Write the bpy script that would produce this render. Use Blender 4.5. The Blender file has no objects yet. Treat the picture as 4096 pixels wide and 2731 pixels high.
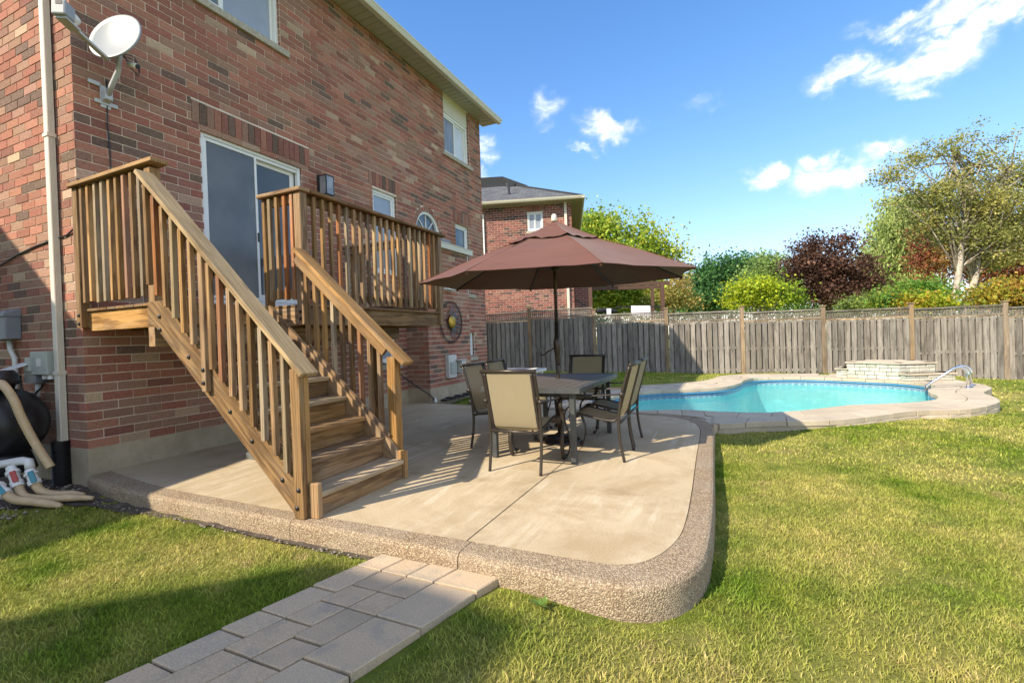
import bpy, math, random
import numpy as np
from mathutils import Vector, Matrix, noise
R = math.radians
rnd = random.Random(7)
nr = np.random.RandomState(5)
scene = bpy.context.scene
col = scene.collection

# ------------------------------------------------------------------ camera
CAM = Vector((5.7, -2.514, 1.20))
YAW, PITCH, ROLL, F = -0.42475417, -0.00918397, -0.03459274, 1911.68
_fw = Vector((math.sin(YAW)*math.cos(PITCH), math.cos(YAW)*math.cos(PITCH), math.sin(PITCH)))
_rt = Vector((math.cos(YAW), -math.sin(YAW), 0)); _up = _rt.cross(_fw)
RT = _rt*math.cos(ROLL)+_up*math.sin(ROLL); UP = -_rt*math.sin(ROLL)+_up*math.cos(ROLL); FW = _fw
cam = bpy.data.cameras.new('camera'); co = bpy.data.objects.new('camera', cam); col.objects.link(co)
cam.sensor_width = 36; cam.lens = 36*F/4096; cam.clip_end = 4000; cam.clip_start = .05
m3 = Matrix((RT, UP, -FW)).transposed(); co.matrix_world = Matrix.Translation(CAM) @ m3.to_4x4()
scene.camera = co
def ray(px, py): return FW+RT*((px-2048)/F)-UP*((py-1365.5)/F)
def at(px, py, K): return CAM+ray(px, py)*K          # a point K metres deep along the view
def depth(p): return (Vector(p)-CAM).dot(FW)
def proj(p):
    d = Vector(p)-CAM; k = d.dot(FW)
    if k < .05: return None
    return 2048+F*d.dot(RT)/k, 1365.5-F*d.dot(UP)/k, k

# ------------------------------------------------------------------ node helpers
class NT:
    def __init__(s, tree): s.t = tree; s.n = tree.nodes; s.l = tree.links
    def new(s, typ, ins=None, **kw):
        n = s.n.new(typ)
        for k, v in kw.items(): setattr(n, k, v)
        for k, v in (ins or {}).items():
            if isinstance(v, bpy.types.NodeSocket): s.l.new(v, n.inputs[k])
            else: n.inputs[k].default_value = v
        return n
    def math(s, op, a, b=0.0, c=None, clamp=False):
        d = {0: a, 1: b}
        if c is not None: d[2] = c
        return s.new('ShaderNodeMath', d, operation=op, use_clamp=clamp).outputs[0]
    def mix(s, f, a, b, blend='MIX'):
        n = s.new('ShaderNodeMix', data_type='RGBA', blend_type=blend, clamp_factor=True)
        for i, v in ((0, f), (6, a), (7, b)):
            if isinstance(v, bpy.types.NodeSocket): s.l.new(v, n.inputs[i])
            elif i == 0: n.inputs[i].default_value = v
            else: n.inputs[i].default_value = (*v, 1) if len(v) == 3 else v
        return n.outputs[2]
    def ramp(s, f, stops, interp='LINEAR'):
        n = s.n.new('ShaderNodeValToRGB'); s.l.new(f, n.inputs[0]); r = n.color_ramp; r.interpolation = interp
        while len(r.elements) < len(stops): r.elements.new(.5)
        for e, (p, c) in zip(r.elements, stops):
            e.position = p; e.color = (*c, 1) if not isinstance(c, (int, float)) else (c, c, c, 1)
        return n.outputs[0]
    def noise(s, vec, scale, detail=3, rough=.55, dist=0):
        return s.new('ShaderNodeTexNoise', {'Vector': vec, 'Scale': scale, 'Detail': detail, 'Roughness': rough, 'Distortion': dist}).outputs[0]
    def map(s, vec, scale=(1, 1, 1), loc=(0, 0, 0), rot=(0, 0, 0)):
        return s.new('ShaderNodeMapping', {'Vector': vec, 'Scale': scale, 'Location': loc, 'Rotation': rot}).outputs[0]

def mat(name):
    m = bpy.data.materials.new(name); m.use_nodes = True; t = NT(m.node_tree); t.n.clear()
    t.out = t.new('ShaderNodeOutputMaterial'); t.b = t.new('ShaderNodeBsdfPrincipled')
    t.l.new(t.b.outputs[0], t.out.inputs[0]); t.m = m
    return t
def setp(t, **kw):
    for k, v in kw.items():
        k = k.replace('_', ' ')
        if isinstance(v, bpy.types.NodeSocket): t.l.new(v, t.b.inputs[k])
        else: t.b.inputs[k].default_value = (*v, 1) if isinstance(v, tuple) and len(v) == 3 else v
def bump(t, h, strength=.4, dist=.005):
    n = t.new('ShaderNodeBump', {'Height': h, 'Strength': strength, 'Distance': dist}); t.l.new(n.outputs[0], t.b.inputs['Normal'])
def objvec(t, off=True):
    tc = t.new('ShaderNodeTexCoord').outputs['Object']
    if not off: return tc
    r = t.math('MULTIPLY', t.new('ShaderNodeObjectInfo').outputs['Random'], 83.0)
    return t.new('ShaderNodeVectorMath', {0: tc, 1: r}, operation='ADD').outputs[0]
def pos(t): return t.new('ShaderNodeNewGeometry').outputs['Position']

# ------------------------------------------------------------------ world, sun, exposure
SAZ, SEL = R(61), R(38)
SUN = Vector((-math.cos(SAZ)*math.cos(SEL), -math.sin(SAZ)*math.cos(SEL), math.sin(SEL)))
world = bpy.data.worlds.new("World"); scene.world = world; world.use_nodes = True
w = NT(world.node_tree); w.n.clear()
wo = w.new('ShaderNodeOutputWorld'); bg = w.new('ShaderNodeBackground'); w.l.new(bg.outputs[0], wo.inputs[0])
sky = w.new('ShaderNodeTexSky', sky_type='NISHITA', sun_disc=False)
sky.sun_elevation = SEL; sky.sun_rotation = math.atan2(SUN.x, SUN.y)
sky.altitude = 100; sky.air_density = 1.0; sky.dust_density = .15; sky.ozone_density = 1.6
skyc = w.new('ShaderNodeHueSaturation', {'Hue': .507, 'Saturation': 1.27, 'Value': .82, 'Color': sky.outputs[0]}).outputs[0]
den = w.new('ShaderNodeVectorMath', {0: skyc, 1: (.11, .11, .085), 2: (1, 1, 1)}, operation='MULTIPLY_ADD').outputs[0]
skyc = w.new('ShaderNodeVectorMath', {0: skyc, 1: den}, operation='DIVIDE').outputs[0]
gen = w.new('ShaderNodeTexCoord').outputs['Generated']
sx = w.new('ShaderNodeSeparateXYZ', {0: gen})
az = w.math('ARCTAN2', sx.outputs[0], sx.outputs[1]); el = w.math('ARCSINE', sx.outputs[2])
ae = w.new('ShaderNodeCombineXYZ', {0: az, 1: el, 2: 0.0}).outputs[0]
wn = w.new('ShaderNodeTexNoise', {'Vector': ae, 'Scale': 9.0, 'Detail': 5.0, 'Roughness': .62}).outputs[1]
wv = w.new('ShaderNodeVectorMath', {0: wn, 1: (.5, .5, .5)}, operation='SUBTRACT').outputs[0]
wv = w.new('ShaderNodeVectorMath', {0: wv, 'Scale': .13}, operation='SCALE').outputs[0]
aw = w.new('ShaderNodeVectorMath', {0: ae, 1: wv}, operation='ADD').outputs[0]
def azel(px, py):
    d = ray(px*1.7415, py*1.7415).normalized(); return math.atan2(d.x, d.y), math.asin(d.z)
CL = [(1950, 160, 95, 38, .9), (2080, 150, 110, 50, 1), (2170, 95, 130, 62, 1), (2275, 50, 130, 52, 1), (2060, 45, 95, 30, .8), (2070, 212, 75, 20, .7),
      (2210, 10, 170, 30, .9), (1252, 235, 42, 42, .62), (1250, 285, 26, 22, .4), (1400, 285, 74, 30, .9), (1338, 326, 34, 11, .75), (1612, 246, 60, 18, .34),
      (1768, 400, 58, 28, 1), (1905, 395, 95, 38, 1), (1890, 362, 60, 26, .8), (2020, 350, 70, 26, .7), (1122, 325, 32, 38, .8), (1118, 392, 18, 20, .6), (1840, 487, 26, 9, .35)]
mask = None
for (cx, cy, rx, ry, s) in CL:
    a0, e0 = azel(cx, cy); a1, e1 = azel(cx+rx, cy); a2, e2 = azel(cx, cy-ry)
    ra = math.hypot(a1-a0, e1-e0); re = abs(e2-e0); th = math.atan2(e1-e0, a1-a0)+(R(14) if rx > 90 else 0)
    v = w.new('ShaderNodeVectorMath', {0: aw, 1: (a0, e0, 0)}, operation='SUBTRACT').outputs[0]
    v = w.new('ShaderNodeVectorRotate', {'Vector': v, 'Angle': -th}, rotation_type='Z_AXIS').outputs[0]
    v = w.new('ShaderNodeVectorMath', {0: v, 1: (1/ra, 1/re, 0)}, operation='MULTIPLY').outputs[0]
    ln = w.new('ShaderNodeVectorMath', {0: v}, operation='LENGTH').outputs['Value']
    q = w.math('MULTIPLY', w.math('SUBTRACT', 1.5, ln, clamp=True), s*1.15)
    mask = q if mask is None else w.math('MAXIMUM', mask, q)
fn = w.noise(w.map(ae, (1, 2.0, 1)), 22, 7, .62, .6); fn2 = w.noise(w.map(ae, (1, 2.2, 1)), 7, 4, .6)
# unseen scattered cloud added outside the view to whiten and lift the fill light
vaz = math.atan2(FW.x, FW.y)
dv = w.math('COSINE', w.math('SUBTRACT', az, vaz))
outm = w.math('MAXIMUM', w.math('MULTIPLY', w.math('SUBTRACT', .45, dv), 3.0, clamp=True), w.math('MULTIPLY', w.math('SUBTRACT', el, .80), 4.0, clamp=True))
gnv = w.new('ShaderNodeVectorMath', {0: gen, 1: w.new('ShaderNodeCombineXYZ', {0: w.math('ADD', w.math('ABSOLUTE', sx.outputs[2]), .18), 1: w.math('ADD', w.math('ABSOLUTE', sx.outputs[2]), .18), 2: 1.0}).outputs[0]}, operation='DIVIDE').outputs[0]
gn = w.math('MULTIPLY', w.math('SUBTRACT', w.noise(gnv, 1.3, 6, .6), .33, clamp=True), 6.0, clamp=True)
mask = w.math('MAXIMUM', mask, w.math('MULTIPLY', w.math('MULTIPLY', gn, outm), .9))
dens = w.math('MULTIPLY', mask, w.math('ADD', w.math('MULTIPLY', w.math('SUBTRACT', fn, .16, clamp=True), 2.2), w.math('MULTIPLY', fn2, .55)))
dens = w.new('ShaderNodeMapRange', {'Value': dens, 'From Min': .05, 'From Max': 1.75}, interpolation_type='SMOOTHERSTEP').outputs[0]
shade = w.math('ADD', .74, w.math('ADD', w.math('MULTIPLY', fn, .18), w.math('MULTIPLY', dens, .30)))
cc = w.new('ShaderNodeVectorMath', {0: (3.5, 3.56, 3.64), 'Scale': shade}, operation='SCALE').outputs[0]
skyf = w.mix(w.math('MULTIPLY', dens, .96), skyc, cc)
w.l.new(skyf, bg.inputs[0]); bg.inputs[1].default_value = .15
sun = bpy.data.lights.new('sun', 'SUN'); sun.energy = 2.65; sun.angle = R(.55); sun.color = (1, .885, .70)
so = bpy.data.objects.new('sun', sun); col.objects.link(so); so.rotation_euler = SUN.to_track_quat('Z', 'Y').to_euler(); so.location = (-10, -20, 20)
scene.view_settings.view_transform = 'Standard'; scene.view_settings.look = 'None'
scene.view_settings.gamma = 1; scene.view_settings.use_curve_mapping = False
scene.view_settings.exposure = 1.54
scene.cycles.max_bounces = 6; scene.cycles.diffuse_bounces = 3; scene.cycles.transparent_max_bounces = 12
scene.cycles.caustics_reflective = False; scene.cycles.caustics_refractive = False

# ------------------------------------------------------------------ materials
MT = {}
def simple(name, c, rough=.6, metal=0.0, spec=.5, var=.12, scale=6, bmp=0, bscale=60):
    t = mat(name); n = t.noise(objvec(t), scale, 4)
    f = t.ramp(n, [(.3, 1-var), (.7, 1+var)])
    c1 = t.mix(1.0, c, f, 'MULTIPLY')
    setp(t, Base_Color=c1, Roughness=rough, Metallic=metal, Specular_IOR_Level=spec)
    if bmp: bump(t, t.noise(objvec(t), bscale, 3), bmp, .004)
    MT[name] = t.m; return t.m

def brickmat(name, single, rough_scale=1.0):
    t = mat(name); p = pos(t)
    c = t.new('ShaderNodeObjectInfo').outputs['Color'] if single else t.new('ShaderNodeAttribute', attribute_name='tint').outputs['Color']
    n1 = t.noise(p, 42*rough_scale, 4, .7); n2 = t.noise(t.map(p, (1, 1, 1.6)), 12*rough_scale, 3)
    c1 = t.mix(1.0, c, t.ramp(n1, [(.25, .66), (.5, 1.0), (.8, 1.30)]), 'MULTIPLY')
    dark = t.math('MULTIPLY', t.ramp(n2, [(.62, 0.0), (.72, 1.0)]), .35)
    c2 = t.mix(dark, c1, (.07, .055, .045))
    cream = t.math('MULTIPLY', t.ramp(t.noise(t.map(p, (1, 1, 1.8)), 24*rough_scale, 5, .75), [(.54, 0.0), (.66, 1.0)]), .38)
    c2 = t.mix(cream, c2, (.46, .31, .21))
    setp(t, Base_Color=c2, Roughness=.9, Specular_IOR_Level=.25)
    bump(t, t.noise(p, 95*rough_scale, 4), .55, .004)
    MT[name] = t.m
brickmat('brick_single', True); brickmat('brick_many', False)

def woodmat(name, c1, c2, cdark, rough=.75, grain=1.0, sat=1.0):
    t = mat(name); v = objvec(t)
    r = t.new('ShaderNodeObjectInfo').outputs['Random']
    g = t.noise(t.map(v, (1.6, 34*grain, 34*grain)), 1.0, 5, .6, .6)
    base = t.mix(t.ramp(g, [(.3, 0.0), (.7, 1.0)]), c1, c2)
    wv = t.new('ShaderNodeTexWave', {'Vector': t.map(v, (.9, 9*grain, 9*grain)), 'Scale': 1.6, 'Distortion': 7.0, 'Detail': 3.0, 'Detail Scale': 1.2}, bands_direction='Y').outputs[1]
    base = t.mix(t.math('MULTIPLY', t.ramp(wv, [(.0, 1.0), (.34, 0.0)]), .62), base, cdark)
    kn = t.new('ShaderNodeTexVoronoi', {'Vector': t.map(v, (1.9, 9, 9)), 'Scale': 1.0}).outputs['Distance']
    base = t.mix(t.math('MULTIPLY', t.ramp(kn, [(.07, 1.0), (.16, 0.0)]), .65), base, cdark)
    st = t.noise(t.map(v, (1.2, 5, 5)), 1.5, 4)
    base = t.mix(t.math('MULTIPLY', t.ramp(st, [(.46, 0.0), (.68, 1.0)]), .6), base, cdark)
    gw = t.noise(t.map(v, (.7, 3, 3)), 2.3, 5, .7)
    base = t.mix(t.math('MULTIPLY', t.ramp(gw, [(.5, 0.0), (.72, 1.0)]), .45), base, (.30, .25, .19))
    hs = t.new('ShaderNodeHueSaturation', {'Hue': .5, 'Saturation': t.math('ADD', .92*sat, t.math('MULTIPLY', r, .28)),
               'Value': t.math('ADD', .66, t.math('MULTIPLY', t.math('FRACT', t.math('MULTIPLY', r, 7.3)), .56)), 'Color': base}).outputs[0]
    setp(t, Base_Color=hs, Roughness=rough, Specular_IOR_Level=.3)
    bump(t, g, .5, .003); MT[name] = t.m
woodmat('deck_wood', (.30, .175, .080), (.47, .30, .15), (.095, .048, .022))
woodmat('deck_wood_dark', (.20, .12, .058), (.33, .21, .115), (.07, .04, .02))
woodmat('cap_wood', (.33, .235, .13), (.47, .36, .22), (.13, .085, .045), sat=.92)
woodmat('red_wood', (.36, .165, .085), (.48, .24, .13), (.15, .07, .035))
woodmat('fence_grey', (.20, .172, .148), (.385, .34, .29), (.07, .06, .052), .85, 1.0, .8)
woodmat('fence_post', (.30, .21, .13), (.42, .31, .20), (.12, .085, .06), .85, 1.0, .9)
simple('mortar', (.76, .64, .53), .95, spec=.1, bmp=.3)
simple('mortar_light', (.52, .45, .38), .95, spec=.1, bmp=.3)
simple('vinyl', (.78, .80, .78), .4, var=.03)
simple('vinyl_cream', (.62, .60, .50), .45, var=.03)
simple('gutter_cream', (.60, .58, .46), .4, var=.04)
simple('downspout_cream', (.66, .60, .50), .42, var=.05)
simple('stone_sill', (.40, .36, .28), .9, var=.25, scale=25, bmp=.6, bscale=40)
simple('dish_grey', (.50, .52, .54), .45, var=.05)
simple('dish_white', (.32, .335, .345), .4, var=.03)
simple('black_plastic', (.012, .012, .014), .42, var=.1)
simple('tank_black', (.014, .015, .018), .38, var=.3, scale=20, bmp=.15, bscale=200)
simple('pvc', (.72, .72, .70), .35, var=.05)
simple('hose_tan', (.52, .38, .22), .55, var=.12, scale=14)
simple('valve_red', (.42, .06, .05), .45); simple('valve_blue', (.05, .24, .30), .45)
simple('bronze', (.052, .042, .034), .38, metal=.35, var=.1, scale=20)
simple('table_metal', (.075, .08, .082), .42, metal=.3, var=.2, scale=9)
simple('table_slat', (.105, .092, .080), .5, metal=.1, var=.12, scale=9)
simple('grey_box', (.20, .21, .24), .5, var=.04); simple('grey_green', (.36, .39, .36), .5, var=.05)
simple('white_box', (.58, .58, .54), .5, var=.05)
simple('iron', (.035, .032, .032), .5, metal=.5); simple('gold', (.50, .33, .06), .4, metal=.7, var=.25, scale=40)
simple('ray_metal', (.12, .13, .15), .5, metal=.4)
simple('chrome', (.75, .75, .75), .16, metal=1.0, var=.02)
simple('ridge_wood_brown', (.09, .045, .03), .7)
simple('towel', (.66, .66, .74), .95, var=.08, spec=.1)
simple('galvanised', (.22, .22, .21), .5, metal=.5)
simple('soffit', (.40, .38, .28), .6, var=.04)
simple('white_plastic', (.80, .80, .78), .4, var=.03)
simple('dirt', (.085, .065, .048), 1.0, var=.5, scale=18, bmp=1.0, bscale=40)
simple('joint_sand', (.05, .045, .038), 1.0, var=.4, scale=20)
simple('liner', (.40, .88, .86), .5, var=.06, scale=1.5)
simple('liner_track', (.10, .32, .55), .4, var=.05)
simple('umb_rib', (.045, .035, .03), .4, metal=.3)
simple('brown_metal', (.06, .042, .032), .35, metal=.4)
simple('dark_room', (.02, .02, .022), .9)
simple('weed', (.10, .17, .02), .6, var=.2)
simple('pebble', (.26, .22, .18), .9, var=.4, scale=30)

t = mat('concrete'); p = pos(t)
n1 = t.noise(p, 1.1, 5, .6); n2 = t.noise(p, 90, 3, .7); st = t.noise(t.map(p, (7, .8, 1), rot=(0, 0, R(6))), 1.2, 5, .7, .8)
c = t.mix(t.ramp(n1, [(.32, 0.0), (.68, 1.0)]), (.42, .328, .205), (.54, .438, .295))
c = t.mix(t.math('MULTIPLY', t.math('MULTIPLY', t.ramp(st, [(.5, 0.0), (.66, 1.0)]), t.ramp(t.noise(p, .9, 3), [(.42, 0.0), (.6, 1.0)])), .65), c, (.68, .60, .47))
c = t.mix(t.math('MULTIPLY', t.ramp(t.noise(p, 1.1, 6, .7, .5), [(.50, 0.0), (.64, 1.0)]), .5), c, (.31, .215, .11))
c = t.mix(1.0, c, t.ramp(n2, [(.25, .80), (.75, 1.17)]), 'MULTIPLY')
sxy = t.new('ShaderNodeSeparateXYZ', {0: p})
jd = t.math('MINIMUM', t.math('ABSOLUTE', t.math('SUBTRACT', sxy.outputs[1], 1.05)), t.math('ABSOLUTE', t.math('SUBTRACT', sxy.outputs[0], 4.25)))
stn = t.math('MULTIPLY', t.math('SUBTRACT', 1.0, t.math('MULTIPLY', jd, 4.5), clamp=True), t.ramp(t.noise(p, 3.2, 5, .7), [(.45, 0.0), (.62, 1.0)]))
c = t.mix(t.math('MULTIPLY', stn, .55), c, (.26, .18, .10))
setp(t, Base_Color=c, Roughness=.85, Specular_IOR_Level=.3)
bump(t, t.noise(t.map(p, (60, 6, 1), rot=(0, 0, R(0))), 3.0, 2), .25, .002); MT['concrete'] = t.m

t = mat('foundation'); p = pos(t)
c = t.mix(t.ramp(t.noise(p, 2.4, 6, .7), [(.3, 0.0), (.7, 1.0)]), (.33, .275, .19), (.52, .44, .32))
c = t.mix(t.ramp(t.noise(p, 9, 4, .7), [(.6, 0.0), (.7, .5)]), c, (.26, .21, .14))
setp(t, Base_Color=c, Roughness=.9, Specular_IOR_Level=.2); bump(t, t.noise(p, 22, 5, .7), .6, .012); MT['foundation'] = t.m

t = mat('aggregate'); p = pos(t)
vo = t.new('ShaderNodeTexVoronoi', {'Vector': p, 'Scale': 125.0}); 
c = t.ramp(t.new('ShaderNodeSeparateColor', {0: vo.outputs['Color']}).outputs[0], [(0.0, (.16, .10, .060)), (.3, (.31, .215, .130)), (.6, (.43, .315, .195)), (.85, (.57, .44, .285)), (1.0, (.64, .52, .36))])
c = t.mix(t.ramp(vo.outputs['Distance'], [(.35, 0.0), (.62, .75)]), c, (.20, .145, .095))
c = t.mix(t.math('MULTIPLY', t.ramp(t.noise(p, 3, 4), [(.4, 0.0), (.7, 1.0)]), .3), c, (.40, .35, .27))
setp(t, Base_Color=c, Roughness=.85, Specular_IOR_Level=.3); bump(t, t.math('SUBTRACT', 1.0, vo.outputs['Distance']), .9, .006); MT['aggregate'] = t.m

t = mat('paver'); p = pos(t); r = t.new('ShaderNodeObjectInfo').outputs['Random']
c = t.ramp(r, [(0, (.38, .30, .205)), (.25, (.52, .39, .25)), (.5, (.42, .345, .245)), (.75, (.57, .43, .28)), (1, (.38, .325, .25))])
c = t.mix(t.math('MULTIPLY', t.ramp(t.noise(p, 5, 4), [(.4, 0.0), (.65, 1.0)]), .5), c, (.58, .42, .28))
c = t.mix(t.math('MULTIPLY', t.ramp(t.noise(p, 7, 3), [(.55, 0.0), (.72, 1.0)]), .5), c, (.28, .26, .225))
c = t.mix(1.0, c, t.ramp(t.noise(p, 150, 4, .85), [(.25, .55), (.75, 1.40)]), 'MULTIPLY')
setp(t, Base_Color=c, Roughness=.88, Specular_IOR_Level=.25); bump(t, t.noise(p, 60, 4, .7), .6, .005); MT['paver'] = t.m

t = mat('coping'); p = pos(t); r = t.new('ShaderNodeObjectInfo').outputs['Random']
c = t.ramp(r, [(0, (.45, .375, .275)), (.3, (.54, .45, .33)), (.6, (.49, .415, .31)), (1, (.57, .48, .36))])
c = t.mix(t.math('MULTIPLY', t.ramp(t.noise(p, 3, 4), [(.45, 0.0), (.7, 1.0)]), .4), c, (.33, .28, .23))
c = t.mix(1.0, c, t.ramp(t.noise(p, 60, 3, .8), [(.25, .85), (.75, 1.12)]), 'MULTIPLY')
setp(t, Base_Color=c, Roughness=.85, Specular_IOR_Level=.25); bump(t, t.noise(p, 35, 4, .7), .5, .006); MT['coping'] = t.m
t = mat('planter_stone'); p = pos(t); r = t.new('ShaderNodeObjectInfo').outputs['Random']
c = t.ramp(r, [(0, (.44, .43, .36)), (.5, (.60, .58, .49)), (1, (.50, .47, .39))])
c = t.mix(1.0, c, t.ramp(t.noise(p, 14, 4, .7), [(.25, .75), (.75, 1.15)]), 'MULTIPLY')
setp(t, Base_Color=c, Roughness=.9); bump(t, t.noise(p, 25, 4), .8, .01); MT['planter_stone'] = t.m

# pool liner band of small mosaic flowers, UV mapped (u metres along, v metres up)
t = mat('liner_band'); uv = t.new('ShaderNodeTexCoord').outputs['UV']
cell = t.new('ShaderNodeTexVoronoi', {'Vector': t.map(uv, (7.5, 7.5, 1), (0, .59, 0)), 'Scale': 1.0, 'Randomness': 0.0}, voronoi_dimensions='2D')
sm = t.new('ShaderNodeTexVoronoi', {'Vector': t.map(uv, (40, 40, 1)), 'Scale': 1.0, 'Randomness': .15}, voronoi_dimensions='2D')
c = t.mix(t.ramp(sm.outputs['Distance'], [(.36, 0.0), (.48, 1.0)]), t.mix(t.new('ShaderNodeSeparateColor', {0: sm.outputs['Color']}).outputs[0], (.03, .11, .24), (.11, .26, .42)), (.30, .42, .50))
c = t.mix(t.ramp(cell.outputs['Distance'], [(.20, 1.0), (.34, 0.0)]), c, (.62, .70, .62))
c = t.mix(t.ramp(cell.outputs['Distance'], [(.07, 1.0), (.11, 0.0)]), c, (.35, .42, .20))
setp(t, Base_Color=c, Roughness=.35); MT['liner_band'] = t.m

t = mat('water'); p = pos(t)
nb = t.new('ShaderNodeBump', {'Height': t.noise(t.map(p, (1, 1.6, 1)), 3.2, 4, .5, .5), 'Strength': .35, 'Distance': .05}).outputs[0]
gl = t.new('ShaderNodeBsdfGlossy', {'Color': (1, 1, 1, 1), 'Roughness': .03, 'Normal': nb})
tr = t.new('ShaderNodeBsdfTransparent', {'Color': (.80, 1.0, .995, 1)})
fr = t.new('ShaderNodeFresnel', {'IOR': 1.33, 'Normal': nb})
mx = t.new('ShaderNodeMixShader', {0: t.math('MULTIPLY', fr.outputs[0], .6), 1: tr.outputs[0], 2: gl.outputs[0]})
t.l.new(mx.outputs[0], t.out.inputs[0]); MT['water'] = t.m

def glass(name, c, c2, sc=2.0, rough=.04, stretch=(1, 1, 1)):
    t = mat(name); n = t.noise(t.map(pos(t), stretch), sc, 3)
    setp(t, Base_Color=t.mix(t.ramp(n, [(.35, 0.0), (.65, 1.0)]), c, c2), Roughness=rough, Specular_IOR_Level=.6, Coat_Weight=.0)
    MT[name] = t.m
glass('pane_door', (.065, .078, .085), (.10, .118, .128), 1.2, .05)
glass('pane_screen', (.085, .094, .10), (.12, .132, .138), 2.5, .22)
glass('pane_pale', (.27, .31, .37), (.34, .38, .45), 1.5, .1)
glass('pane_curtain', (.16, .17, .18), (.30, .31, .32), 9, .15, (1, 3, .2))
glass('pane_shutter', (.60, .63, .64), (.66, .68, .70), 4, .2)
glass('pane_dark', (.05, .06, .07), (.15, .18, .19), 3, .05)
glass('lamp_glass', (.22, .23, .25), (.34, .35, .37), 6, .05)

t = mat('fabric_brown'); p = pos(t)
uvn = t.noise(t.map(p, (1, 1, 3)), 2.2, 4)
c = t.mix(t.ramp(uvn, [(.3, 0.0), (.7, 1.0)]), (.125, .040, .024), (.150, .050, .030))
setp(t, Base_Color=c, Roughness=.85, Specular_IOR_Level=.2, Sheen_Weight=.25)
bump(t, t.noise(p, 5, 4, .6), .35, .02)
ts = t.new('ShaderNodeBsdfTranslucent', {'Color': (.10, .03, .02, 1)})
mx = t.new('ShaderNodeMixShader', {0: .12, 1: t.b.outputs[0], 2: ts.outputs[0]}); t.l.new(mx.outputs[0], t.out.inputs[0]); MT['fabric_brown'] = t.m

t = mat('sling'); v = objvec(t, False)
wv = t.new('ShaderNodeTexChecker', {'Vector': t.map(v, (1, 1, 1)), 'Scale': 150.0, 'Color1': (.52, .445, .29, 1), 'Color2': (.37, .31, .20, 1)}).outputs[0]
c = t.mix(t.math('MULTIPLY', t.ramp(t.noise(v, 12, 4), [(.5, 0.0), (.75, 1.0)]), .35), wv, (.50, .44, .30))
setp(t, Base_Color=c, Roughness=.7)
ts = t.new('ShaderNodeBsdfTranslucent', {'Color': (.42, .33, .18, 1)}); tp = t.new('ShaderNodeBsdfTransparent')
mx = t.new('ShaderNodeMixShader', {0: .28, 1: t.b.outputs[0], 2: ts.outputs[0]}); mx2 = t.new('ShaderNodeMixShader', {0: .14, 1: mx.outputs[0], 2: tp.outputs[0]})
t.l.new(mx2.outputs[0], t.out.inputs[0]); MT['sling'] = t.m

t = mat('shingle'); p = pos(t); v = t.map(p, (1, 1, 1))
br = t.new('ShaderNodeTexBrick', {'Vector': t.new('ShaderNodeTexCoord').outputs['UV'], 'Scale': 1.0, 'Brick Width': .34, 'Row Height': .14, 'Mortar Size': .008,
     'Color1': (.085, .09, .10, 1), 'Color2': (.15, .155, .165, 1), 'Mortar': (.04, .042, .045, 1)}).outputs[0]
c = t.mix(1.0, br, t.ramp(t.noise(p, 30, 3), [(.3, .8), (.7, 1.2)]), 'MULTIPLY')
setp(t, Base_Color=c, Roughness=.95, Specular_IOR_Level=.1); MT['shingle'] = t.m

def grasscol(t, p, blade):
    big = t.noise(p, .55, 4, .6); mid = t.noise(p, 2.3, 4, .65); fine = t.noise(p, 16, 3)
    g = t.mix(t.ramp(mid, [(.35, 0.0), (.68, 1.0)]), (.135, .225, .016), (.285, .345, .034))
    dry = t.mix(fine, (.48, .43, .11), (.56, .49, .19))
    m = t.math('ADD', t.math('MULTIPLY', big, .8), t.math('MULTIPLY', mid, .45))
    sx = t.new('ShaderNodeSeparateXYZ', {0: p}).outputs[0]
    m = t.math('ADD', m, t.math('MULTIPLY', t.math('SUBTRACT', sx, 5.0, clamp=True), .045))
    g = t.mix(t.math('MULTIPLY', t.ramp(m, [(.56, 0.0), (.82, 1.0)]), .75 if blade else .85), g, dry)
    br = t.math('MULTIPLY', t.ramp(t.noise(p, 1.9, 5, .7, .4), [(.60, 0.0), (.72, 1.0)]), .7)
    g = t.mix(br, g, (.44, .33, .17))
    return g, fine
t = mat('lawn_ground'); p = pos(t); g, fine = grasscol(t, p, False)
g = t.mix(t.ramp(t.noise(p, 55, 4, .7), [(.35, .6), (.6, .15)]), g, (.12, .105, .045))
setp(t, Base_Color=g, Roughness=1.0, Specular_IOR_Level=.05); bump(t, t.noise(p, 45, 5, .8), 1.0, .03); MT['lawn_ground'] = t.m
t = mat('grass_blade'); p = pos(t); g, fine = grasscol(t, p, True)
at_ = t.new('ShaderNodeAttribute', attribute_name='tint').outputs['Color']
g = t.mix(1.0, g, at_, 'MULTIPLY')
setp(t, Base_Color=g, Roughness=.6, Specular_IOR_Level=.25)
ts = t.new('ShaderNodeBsdfTranslucent', {'Color': g}); mx = t.new('ShaderNodeMixShader', {0: .3, 1: t.b.outputs[0], 2: ts.outputs[0]}); t.l.new(mx.outputs[0], t.out.inputs[0]); MT['grass_blade'] = t.m

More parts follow.
